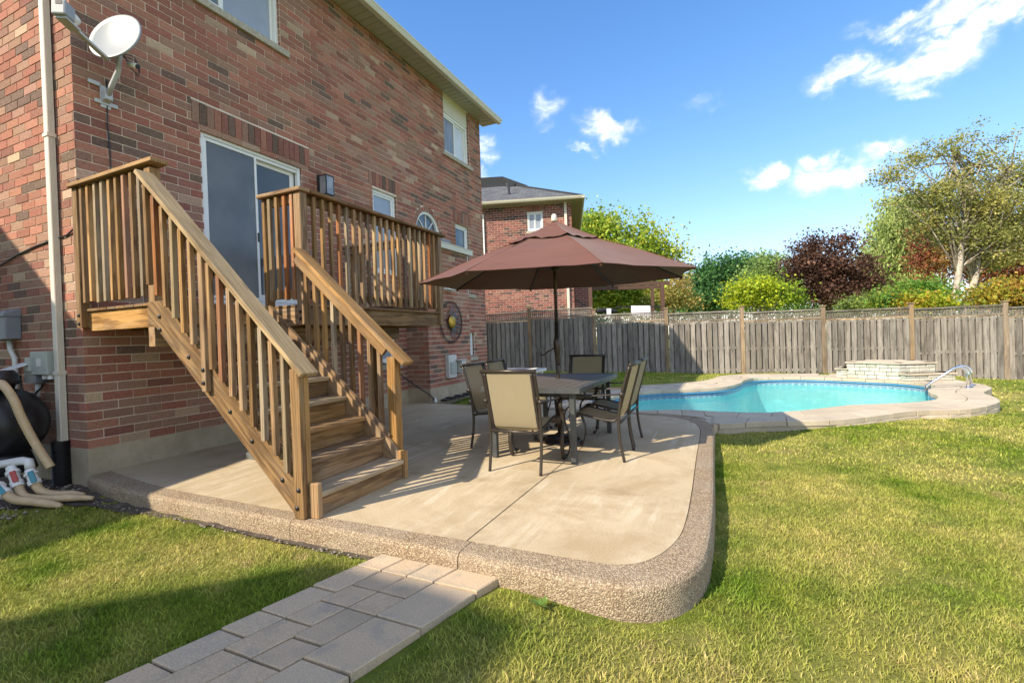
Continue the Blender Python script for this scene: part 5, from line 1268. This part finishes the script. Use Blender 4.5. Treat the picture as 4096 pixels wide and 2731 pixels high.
# ================================================================== FENCE
fn_ = thing('wooden_fence', 'weathered grey board fence with lattice top across the back of the yard', 'fence', (6, 15.3, -.3))
FP = [(-1.03, 14.02, -.06, 2.33), (1.31, 14.45, -.20, 2.08), (3.75, 14.93, -.25, 2.0), (6.14, 15.38, -.31, 1.94), (8.53, 15.84, -.35, 1.85), (10.94, 16.30, -.44, 1.81), (13.32, 16.75, -.62, 1.75), (15.7, 17.2, -.72, 1.6)]
FP = [(-3.4, 13.56, .0, 2.35)]+FP
ld_ = Vector((2.4, .46, 0)).normalized(); fnn = Vector((ld_.y, -ld_.x, 0))   # towards the yard
lat = {}
for k in range(len(FP)-1):
    (xa, ya, ba, ta), (xb, yb, bb, tb_) = FP[k], FP[k+1]; A, B = Vector((xa, ya, 0)), Vector((xb, yb, 0)); L = (B-A).length; d_ = (B-A)/L; nn = Vector((d_.y, -d_.x, 0))
    M_ = 'fence_grey'
    top = (2.10, 2.16, 1.90, 1.83, 1.76, 1.70, 1.66, 1.59, 1.5)[k]; bot = min(ba, bb) if k < 7 else -.7
    sl = (0.02 if k == 1 else .015)
    zt = lambda x: top+sl*(x/L)
    a0, b0 = A+d_*.05, B-d_*.05
    def rail(name, z, h, th, off=0, m=M_): board(name, a0+nn*off+Vector((0, 0, z)), b0+nn*off+Vector((0, 0, z+sl)), th, h, m, fn_, bevel=0)
    rail('top_rail', top-.02, .04, .085, 0, 'fence_grey'); rail('lattice_rail', top-.305, .045, .075, 0, 'fence_post'); rail('mid_rail', bot+.88, .085, .038, 0, 'fence_grey'); rail('bottom_rail', bot+.14, .085, .038); rail('upper_rail', top-.38, .07, .038)
    h0, h1 = top-.04, top-.285; m = MB()
    nv_ = int((L-.1)/.073)
    for i in range(nv_+1):
        p = a0+d_*(i*(L-.1)/nv_); m.obox(p-d_*.015-nn*.006+Vector((0, 0, h1)), d_*.030, nn*.006, (0, 0, h0-h1))
    for i in range(4):
        z = h1+.018+i*.064; m.obox(a0+Vector((0, 0, z))+nn*.002, b0-a0, nn*.006, (0, 0, .028))
    m.build('lattice', 'fence_grey', fn_, kind='stuff')
    nb = int((L-.10)/.172); sp = (L-.10)/nb
    for i in range(nb):
        for side in (0, 1):
            x = .05+sp*(i+.5)+(sp/2 if side else 0)
            if x > L-.12: continue
            p = A+d_*x+nn*(.026 if side == 0 else -.026); tw = rnd.uniform(-.006, .006)
            board('fence_board', p+Vector((0, 0, bot+.03+rnd.uniform(-.02, .02))), p+d_*tw+Vector((0, 0, top-.33)), .138, .014, 'fence_grey', fn_, up=tuple(nn), bevel=0)
for k, (x, y, b, t_) in enumerate(FP):
    post_ = board('fence_post', Vector((x, y, b-.3)), Vector((x, y, t_)), .115, .115, 'fence_post', fn_, up=tuple(fnn), bevel=.004)
    board('post_cap', Vector((x, y, t_)), Vector((x, y, t_+.03)), .165, .165, 'fence_post', fn_, up=tuple(fnn), bevel=.004)

# ================================================================== FAR HOUSE
hw0 = at(1929, 816, 19.0); hw1 = at(2321, 792, 18.55)
U = (hw1-hw0); U.z = 0; U.normalize(); NN = Vector((U.y, -U.x, 0)); O = Vector((hw0.x, hw0.y, 0))
h2 = thing('far_brick_house', 'red brick house with a grey shingle roof beyond the fence', 'house', tuple(O+U*1.5))
FPAL = [((.25, .088, .070), .5), ((.19, .070, .058), .2), ((.12, .06, .05), .1), ((.28, .13, .10), .15), ((.08, .05, .045), .05)]
O0 = O-U*8.0; WR = 8.0+3.50
wop = [(8+1.77, 8+2.38, 5.33, 6.07)]; sop = (8+1.72, 8+2.41, 6.09, 6.34)
b2 = wall_bricks(O0-NN*.0, U, NN, WR, 0.0, 6.36, wop+[sop], None, 21, ch=.0905, bl=.245, jt=.016, pal=FPAL); b2 = [b for b in b2 if (b[0]-O).dot(U) > -.6 and b[0].z > 1.2]
b2 += soldier(O0, U, NN, *sop)
O3 = O+U*3.50; b2 += wall_bricks(O3, -NN, U, 6, 0, 6.36, (), None, 23, ch=.0905, bl=.245, jt=.016, pal=FPAL)
O4 = O+U*3.50-NN*.6
b2 += [b for b in wall_bricks(O4, U, NN, .58, 0, 3.9, (), None, 24, ch=.0905, bl=.245, jt=.016, pal=FPAL) if b[0].z > 1.2]
emit_bricks(b2, h2)
m = MB(); backing(m, O0, U, NN, WR, -1, 6.4, wop); backing(m, O3, -NN, U, 6, -1, 6.4, []); backing(m, O4, U, NN, .58, -1, 3.9, []); m.obox(O4+U*.57, U*.005, -NN*3, (0, 0, 3.9)); m.build('mortar', 'mortar_light', h2)
window(O0, U, NN, wop[0][0], wop[0][1], wop[0][2], wop[0][3], h2, ((0, .5, 'pane_pale'), (.5, 1, 'pane_pale')), fr=.05, dep=.03)
q = O0+U*(8+1.70); MB().obox(q+Vector((0, 0, 5.23))+NN*.05, U*.78, -NN*.15, (0, 0, .09)).build('window_sill', 'stone_sill', h2)
q = O+U*3.22+NN*.01; MB().obox(q+Vector((0, 0, 0)), U*.10, NN*.08, (0, 0, 6.36)).build('downspout', 'downspout_cream', h2)
MB().obox(O-U*.02+NN*.01+Vector((0, 0, 4.4)), U*.07, NN*.07, (0, 0, 1.7)).build('pipe', 'vinyl', h2)
# roof: hip with eaves
ev = .42; ZE = 6.36; e = [O0-U*.4+NN*ev, O+U*(3.5+.42)+NN*ev, O+U*(3.5+.42)-NN*8.6, O0-U*.4-NN*8.6]
m = MB(); m.add([p+Vector((0, 0, ZE)) for p in e]+[p+Vector((0, 0, ZE+.02)) for p in e], [(0, 1, 2, 3), (4, 5, 6, 7)]); m.build('soffit', 'soffit', h2)
def gut(a, b, n):
    d = (b-a); m = MB(); pr = [(0, 0), (.07, 0), (.10, .05), (.115, .10), (0, .10)]
    m.extrude([a+n*x+Vector((0, 0, ZE-.0+z)) for x, z in pr], d); m.build('gutter', 'gutter_cream', h2)
gut(e[0], e[1]+U*.1, NN); gut(e[1]+NN*.1, e[2], U)
apx = O+U*.9-NN*3.6; apx.z = ZE+1.95; a2 = O0-NN*3.6+U*3; a2.z = ZE+1.95
m = MB(); ez = Vector((0, 0, ZE+.09)); vs = [e[0]+ez, e[1]+ez+U*.02, e[2]+ez, e[3]+ez, apx, a2]
m.add(vs, [(0, 1, 4, 5), (1, 2, 4), (2, 3, 5, 4), (3, 0, 5)]); me = m.mesh('roof', 'shingle'); uv = me.uv_layers.new(name='uv')
for f in me.polygons:
    for li, vi in zip(f.loop_indices, f.vertices):
        v = me.vertices[vi].co; uv.data[li].uv = ((v-O).dot(U) if f.index in (0, 2) else (v-O).dot(NN), (v.z-ZE)*2.3)
link('roof', me, h2)
for a, b in ((vs[1], apx), (apx, a2)): MB().tube([a+Vector((0, 0, .015)), b+Vector((0, 0, .015))], .05, 6).build('ridge_cap', 'shingle', h2)
v_ = apx+NN*.35-U*.1-Vector((0, 0, .18)); MB().obox(v_-U*.2, U*.4, -NN*.35, (0, 0, .22)).build('roof_vent', 'black_plastic', h2, bevel=.04)
p = O+U*.95-NN*1.15; p.z = ZE+.86; MB().lathe([(.11, -.12), (.05, .05), (.045, .42)], p, 12).build('vent_pipe', 'black_plastic', h2)
# neighbour's second roof behind to the left
a3 = at(1990, 717, 26); b3 = at(2090, 735, 26)
m = MB(); c = O-NN*9; 
m.add([at(1850, 1000, 27), at(2160, 1000, 27), at(2110, 742, 27), at(2010, 706, 27.5), at(1850, 716, 27.5), at(1850, 1000, 33), at(2160, 1000, 33)], [(0, 1, 2, 3, 4), (2, 1, 6), (3, 2, 6), (4, 3, 6, 5)]); m.build('rear_roof', 'shingle', h2)
# pergola and railing behind the fence
pg = thing('pergola', 'brown wooden pergola standing behind the fence beside the brick house', 'pergola', (3, 17.5, 0))
def pp3(px, K, z): q = at(px, 1200, K); q.z = z; return q
for px, K, w_ in ((2362, 18.6, .14), (2610, 20.2, .12), (2650, 18.6, .14)):
    a = pp3(px, K, -.4); b = pp3(px, K, 3.08); board('pergola_post', a, b, w_, w_, 'ridge_wood_brown', pg, up=tuple(NN))
board('pergola_beam', pp3(2310, 18.6, 3.12), pp3(2680, 18.6, 3.10), .06, .14, 'ridge_wood_brown', pg); board('pergola_beam', pp3(2310, 20.2, 3.12), pp3(2650, 20.2, 3.10), .06, .14, 'ridge_wood_brown', pg)
rg = thing('deck_railing', 'black metal balcony railing showing above the fence', 'railing', (4, 17, 1.6))
A_, B_ = at(2462, 1228, 18.2), at(2645, 1226, 18.2)
board('rail', A_, B_, .05, .05, 'black_plastic', rg, bevel=0); board('rail', A_-Vector((0, 0, .8)), B_-Vector((0, 0, .8)), .05, .05, 'black_plastic', rg, bevel=0)
for i in range(16): q = A_.lerp(B_, i/15); board('picket', q-Vector((0, 0, .8)), q, .02, .02, 'black_plastic', rg, bevel=0)
def towel(px0, px1, py, K, drop, label):
    m = MB(); a, b = at(px0, py, K), at(px1, py, K); n = 14
    for th in (0, .01):
        for i in range(n+1):
            q = a.lerp(b, i/n); wv_ = .02*math.sin(i*1.9)
            for j, (dy, dz) in enumerate(((.10, -drop*.8), (.06, 0), (0, .02), (-.06, 0), (-.10+wv_, -drop))): m.v.append(tuple(q-NN*(dy)+Vector((0, 0, dz-th))))
    for th in range(2):
        for i in range(n):
            for j in range(4):
                o = th*(n+1)*5; m.f.append((o+i*5+j, o+(i+1)*5+j, o+(i+1)*5+j+1, o+i*5+j+1))
    tag(m.build('towel', 'towel', smooth=True), label, 'towel')
towel(2524, 2600, 1225, 18.1, .34, 'pale lilac towel hanging over the black railing beyond the fence')
towel(2426, 2444, 1236, 17.9, .27, 'small white cloth hanging beside the dark cover beyond the fence')
gc = MB(); a = at(2388, 1250, 18.0); gc.obox(a, RT*.78, FW*.5, (0, 0, .12)); gc.obox(a+RT*.1, RT*.55, FW*.5, (0, 0, .17)); tag(gc.build('grill_cover', 'black_plastic', bevel=.04), 'black grill cover showing just above the fence beside the pergola post', 'grill cover')

# ================================================================== TREES
def tree(name, label, cat, px, K, base_py, trunk_r, blobs, cols, nleaf, leaf, bark='bark', limbs=True, droop=0, trunks=None, flat=.8, group=None, per=26, sp=2.6):
    """blobs: (px, py, dK, radius_x, radius_z) crown lobes; leaves clump round twig points in their shells"""
    b0 = at(px, base_py, K); b0.z = -.6
    T = thing(name, label, cat, tuple(b0), 0, group)
    rs = np.random.RandomState(int(px)+int(K*10)); cen = [at(x, y, K+d) for x, y, d, rx, rz_ in blobs]; wts = np.array([rx*rx*rz_ for *_, rx, rz_ in blobs]); wts = wts/wts.sum()
    C_, S_, Cl = [], [], []
    nclump = max(40, nleaf//per)
    ci = rs.choice(len(blobs), nclump, p=wts)
    d = rs.normal(size=(nclump, 3)); d /= np.linalg.norm(d, axis=1)[:, None]; rad = rs.rand(nclump)**.38
    cc_ = np.array([tuple(cen[i]) for i in ci]); rr_2 = np.array([[blobs[i][3], blobs[i][3], blobs[i][4]] for i in ci])
    lump = 1+.75*np.array([noise.noise(tuple(v*1.9+i*1.7)) for v, i in zip(d, ci)])+np.where(rs.rand(nclump) < .12, .22*rs.rand(nclump), 0)
    cp = cc_+d*rr_2*(rad*lump)[:, None]
    per = nleaf//nclump; n = nclump*per
    spread = leaf*sp*(.6+.9*np.repeat(rs.rand(nclump), per))[:, None]; off = rs.normal(size=(n, 3))*spread*np.array([1, 1, flat*.8]); 
    if droop: off[:, 2] -= np.abs(rs.normal(size=n))*droop
    p = np.repeat(cp, per, 0)+off
    a = rs.normal(size=(n, 3)); a[:, 2] *= .7; a /= np.linalg.norm(a, axis=1)[:, None]
    if droop: a = a*.4+np.array([0, 0, -1]); a /= np.linalg.norm(a, axis=1)[:, None]
    t1 = rs.normal(size=(n, 3)); t1 -= (t1*a).sum(1)[:, None]*a; t1 /= np.linalg.norm(t1, axis=1)[:, None]
    sz = leaf*(.4+1.1*rs.rand(n)**1.5); L_ = a*sz[:, None]*(1.5 if droop else 1.0); Wd = t1*(sz*.42)[:, None]
    vs = np.stack([p-L_*.5, p+Wd-L_*.05, p+L_*.55, p-Wd-L_*.05], 1).reshape(-1, 3); f = np.arange(n*4); cnt = np.full(n, 4)
    cols_ = np.array(cols); w1 = np.array([noise.noise(tuple(v*.55)) for v in cp]); k = np.clip(((w1+.5)*(len(cols)-.01)), 0, len(cols)-1).astype(int); k = np.where(rs.rand(nclump) < .35, rs.randint(0, len(cols), nclump), k)
    c = np.repeat(cols_[k], per, 0)*(.60+.80*rs.rand(n))[:, None]
    c = np.repeat(c, 4, 0)
    link('crown', numesh('crown', vs, f, cnt, 'leaf', c), T, kind='stuff')
    mb = MB(); trunks = trunks or [((b0), tuple(sum(cen, Vector())/len(cen)))]
    full_r = trunk_r
    for ti, (s_, e_) in enumerate(trunks):
        trunk_r = full_r*(.42 if ti > 1 else 1)
        s_, e_ = Vector(s_), Vector(e_); midp = s_.lerp(e_, .5)+Vector((rs.uniform(-.1, .1), 0, 0)); mb.tube([s_, s_.lerp(e_, .25)+Vector((.03, 0, 0)), midp, s_.lerp(e_, .8), e_], [trunk_r, trunk_r*.85, trunk_r*.7, trunk_r*.5, trunk_r*.3], 9)
    mb.build('trunk', bark, T, smooth=True); trunk_r = full_r*(.8 if len(trunks) > 1 else 1)
    if limbs:
        mb = MB(); idx_ = rs.choice(nclump, min(nclump, 46 if limbs is True else limbs), replace=False)
        for i in idx_:
            s_, e_ = trunks[i % len(trunks)]; s_, e_ = Vector(s_), Vector(e_); t_ = rs.uniform(.45, 1.0); st__ = s_.lerp(e_, t_); en = Vector(cp[i]); md = st__.lerp(en, .5)+Vector((0, 0, .12*(en-st__).length))*(1 if en.z > st__.z else .4)
            mb.tube([st__, st__.lerp(md, .5)+Vector((0, 0, .05)), md, md.lerp(en, .6), en], [trunk_r*.30, trunk_r*.24, trunk_r*.16, trunk_r*.10, trunk_r*.04], 5)
        mb.build('limbs', bark, T, smooth=True, kind='stuff')
    return T
S_ = 1.7415
def B(*l): return [(x*S_, y*S_, d, rx, rz_) for x, y, d, rx, rz_ in l]
GRN = [(.20, .32, .04), (.30, .43, .05), (.40, .50, .06), (.50, .52, .06)]
tree('maple_tree', 'green and yellowing maple rising behind the parasol beside the brick house', 'tree', 1400*S_, 26, 720*S_, .22,
     B((1345, 560, 1, 1.3, 1.6), (1370, 520, 1, 1.1, .9), (1420, 600, 0, 1.5, 1.5), (1480, 545, 0, .95, .75), (1500, 600, .5, 1.3, 1.2), (1545, 585, 0, .65, .42), (1440, 670, 0, 2.0, 1.2), (1555, 545, 0, .35, .25), (1400, 520, 0, .8, .6), (1340, 660, 1, 1.4, 1.2), (1480, 500, 0, .45, .32)), GRN, 46000, .15)
tree('yellow_green_shrub', 'vivid yellow-green shrub rising behind the fence before the dark maple', 'shrub', 1750*S_, 22, 720*S_, .07,
     B((1700, 668, 0, .55, .38), (1745, 655, 0, .65, .36), (1800, 668, 0, .55, .38), (1750, 692, .3, .95, .25), (1690, 690, 0, .4, .25), (1820, 690, 0, .45, .2)), [(.42, .50, .03), (.52, .58, .035), (.26, .38, .03), (.16, .28, .03)], 8500, .10, bark='bark_pale', limbs=24)
tree('dark_green_tree', 'dark green tree in the distance to the right of the parasol tip', 'tree', 1640*S_, 44, 720*S_, .25,
     B((1605, 645, 0, 1.6, 1.4), (1650, 630, 0, 1.8, 1.3), (1690, 620, 0, 1.7, 1.1), (1720, 610, 0, 1.5, .8), (1640, 680, 0, 3.2, 1.1), (1600, 690, 0, 1.6, .9), (1740, 640, 1, 1.6, 1.4)), [(.055, .15, .045), (.085, .21, .06), (.12, .25, .07)], 26000, .22)
tree('pale_green_tree', 'hazy pale green tree between the dark green tree and the purple maple', 'tree', 1760*S_, 38, 720*S_, .2,
     B((1765, 605, 0, 1.2, .8), (1740, 640, 0, 1.3, .9), (1790, 640, 0, 1.4, 1.0), (1720, 670, 0, 1.0, .6)), [(.26, .37, .11), (.34, .44, .13), (.20, .31, .09)], 12000, .16)
tree('purple_maple', 'dense dark burgundy leaved maple behind the fence', 'tree', 1905*S_, 25, 720*S_, .16,
     B((1860, 565, 0, .75, .55), (1935, 560, 0, .70, .42), (1900, 620, 0, 1.5, .85), (1840, 615, 0, .75, .75), (1985, 600, 0, .5, .5), (1990, 650, 0, .9, .6), (1900, 670, 0, 1.45, .6), (1830, 665, 0, .6, .4)), [(.11, .058, .040), (.17, .085, .058), (.08, .042, .032), (.22, .125, .08)], 30000, .115)
tree('willow_tree', 'feathery light green willow behind the purple maple', 'tree', 2060*S_, 33, 720*S_, .25,
     B((2040, 520, 0, 1.0, 1.4), (2080, 480, 0, 1.3, 1.3), (2020, 590, 0, 1.1, 1.5), (2100, 560, 0, 1.7, 1.6), (2030, 650, 0, 1.2, 1.0), (2110, 650, 0, 1.6, 1.2)), [(.34, .42, .13), (.42, .50, .16), (.26, .34, .09)], 30000, .13, droop=.45)
tree('red_maple', 'rust red maple behind the pale barked tree', 'tree', 2280*S_, 28, 720*S_, .2,
     B((2180, 560, 0, 1.0, 1.1), (2140, 600, 0, 1.0, 1.0), (2125, 545, 0, .7, .9), (2150, 500, 0, .6, .7), (2240, 600, 0, 1.3, 1.2), (2320, 580, 0, 1.6, 1.5), (2330, 640, 0, 1.4, .9), (2250, 520, 0, 1.0, .8)), [(.34, .10, .055), (.42, .16, .07), (.25, .075, .045), (.38, .24, .07)], 32000, .12)
tree('green_shrub', 'fresh green bush behind the fence below the willow', 'shrub', 2090*S_, 19.5, 720*S_, .06,
     B((2070, 688, 0, .45, .25), (2110, 672, 0, .45, .34), (2145, 682, 0, .4, .26), (2030, 693, 0, .4, .18)), [(.12, .28, .04), (.20, .35, .05), (.32, .38, .05), (.08, .18, .03)], 9000, .10, limbs=10)
tree('golden_shrub', 'golden yellow bush behind the fence right of the pale trunks', 'shrub', 2290*S_, 18.2, 720*S_, .06,
     B((2275, 680, 0, .45, .32), (2325, 672, 0, .5, .36), (2345, 690, 0, .55, .25)), [(.48, .37, .045), (.38, .38, .05), (.46, .27, .05), (.22, .27, .04), (.30, .33, .05)], 15000, .095, limbs=10)
tree('yellow_leaf_shrub', 'yellow and green bush behind the fence left of the pale trunks', 'shrub', 2150*S_, 18.6, 720*S_, .06,
     B((2150, 697, 0, .35, .15), (2100, 698, 0, .35, .13)), [(.45, .42, .03), (.30, .38, .03), (.44, .30, .03)], 6000, .09, limbs=8)
tree('low_green_shrub', 'low dull green bush under the purple maple', 'shrub', 1950*S_, 22.5, 720*S_, .05,
     B((2000, 690, 0, .35, .22), (2035, 685, 0, .4, .28), (1955, 700, 0, .4, .14)), [(.20, .27, .07), (.27, .35, .08)], 4500, .09, limbs=8)
tree('autumn_shrub', 'loose orange-green bush behind the railing and towel', 'shrub', 1550*S_, 24, 720*S_, .06,
     B((1535, 680, 0, .7, .5), (1560, 655, 0, .4, .5), (1580, 695, 0, .45, .3), (1510, 690, 0, .5, .4)), [(.38, .36, .10), (.46, .34, .10), (.32, .38, .09)], 9000, .09, limbs=14, bark='bark_pale')
# pale barked tree leaning over the fence
kt = 20.5
tr_ = [(at(2178*S_, 760*S_, kt), at(2218*S_, 490*S_, kt)), (at(2205*S_, 760*S_, kt+.3), at(2262*S_, 520*S_, kt+.6)), (at(2218*S_, 500*S_, kt), at(2185*S_, 340*S_, kt+.3)), (at(2262*S_, 525*S_, kt+.6), at(2330*S_, 370*S_, kt+.6))]
tree('birch_tree', 'pale barked twin trunk tree with a sparse olive green crown at the right edge', 'tree', 2190*S_, kt, 720*S_, .17,
     B((2060, 400, 0, .80, .45), (2020, 410, 0, .40, .30), (2110, 360, 0, .75, .55), (2180, 340, 0, .70, .45), (2215, 310, 0, .42, .30), (2250, 380, 0, .9, .6), (2310, 320, .5, .5, .3), (2330, 400, .5, 1.0, .75), (2150, 440, 0, 1.3, .65), (2050, 460, 0, .55, .4), (2260, 470, 0, 1.4, .8), (2340, 520, .5, 1.4, 1.2), (2220, 545, .5, 1.5, .8), (2290, 590, .6, 1.2, .6), (2140, 480, .3, 1.0, .6), (2130, 520, .5, .7, .5), (2370, 440, .5, 1.0, .8), (2240, 290, .4, .3, .2)),
     [(.30, .31, .09), (.38, .38, .11), (.22, .24, .07), (.46, .42, .13)], 44000, .085, bark='bark_pale', limbs=190, trunks=tr_, per=44, sp=2.7)
# distant hedge line so that the horizon behind the yard stays green
ftr = tree('far_tree_row', 'distant row of green trees closing the horizon behind the fence', 'tree', 1300*S_, 60, 720*S_, .3,
     B(*[(x, 704+6*math.sin(x), 0, 3.4, 2.0+.5*math.sin(x*.7)) for x in range(1000, 3300, 90)]), [(.09, .19, .05), (.13, .25, .065), (.18, .27, .07)], 42000, .36, limbs=False)
ftr['kind'] = 'stuff'; del ftr['label']; del ftr['category']

# ================================================================== NEIGHBOUR BEHIND THE CAMERA (casts the shade on the near lawn and end wall)
nb = thing('neighbouring_house', 'brick house next door standing outside the picture to the left', 'house', (-3, -10, 0))
MB().extrude([(.12, -9.0, -.5), (.12, -9.0, 7.45), (-.35, -9, 7.56), (-1.38, -9.0, 7.60), (-1.75, -9, 6.95), (-1.95, -9, 6.6), (-3.6, -9, 3.6), (-3.6, -9, -.5)], (0, -5, 0)).build('wing', 'foundation', nb)
MB().extrude([(-.88, -4.0, 3.44), (-2.23, -4, 4.99), (-2.81, -4, 5.42), (-3.82, -4, 6.2), (-7, -4, 8.2), (-11, -4, 4.8), (-11, -4, 2.9), (-.88, -4, 2.9)], (0, -3, 0)).build('roof', 'shingle', nb)
MB().box(-11, -3.5, -6.9, -4.3, -.5, 2.9).build('wall', 'foundation', nb)
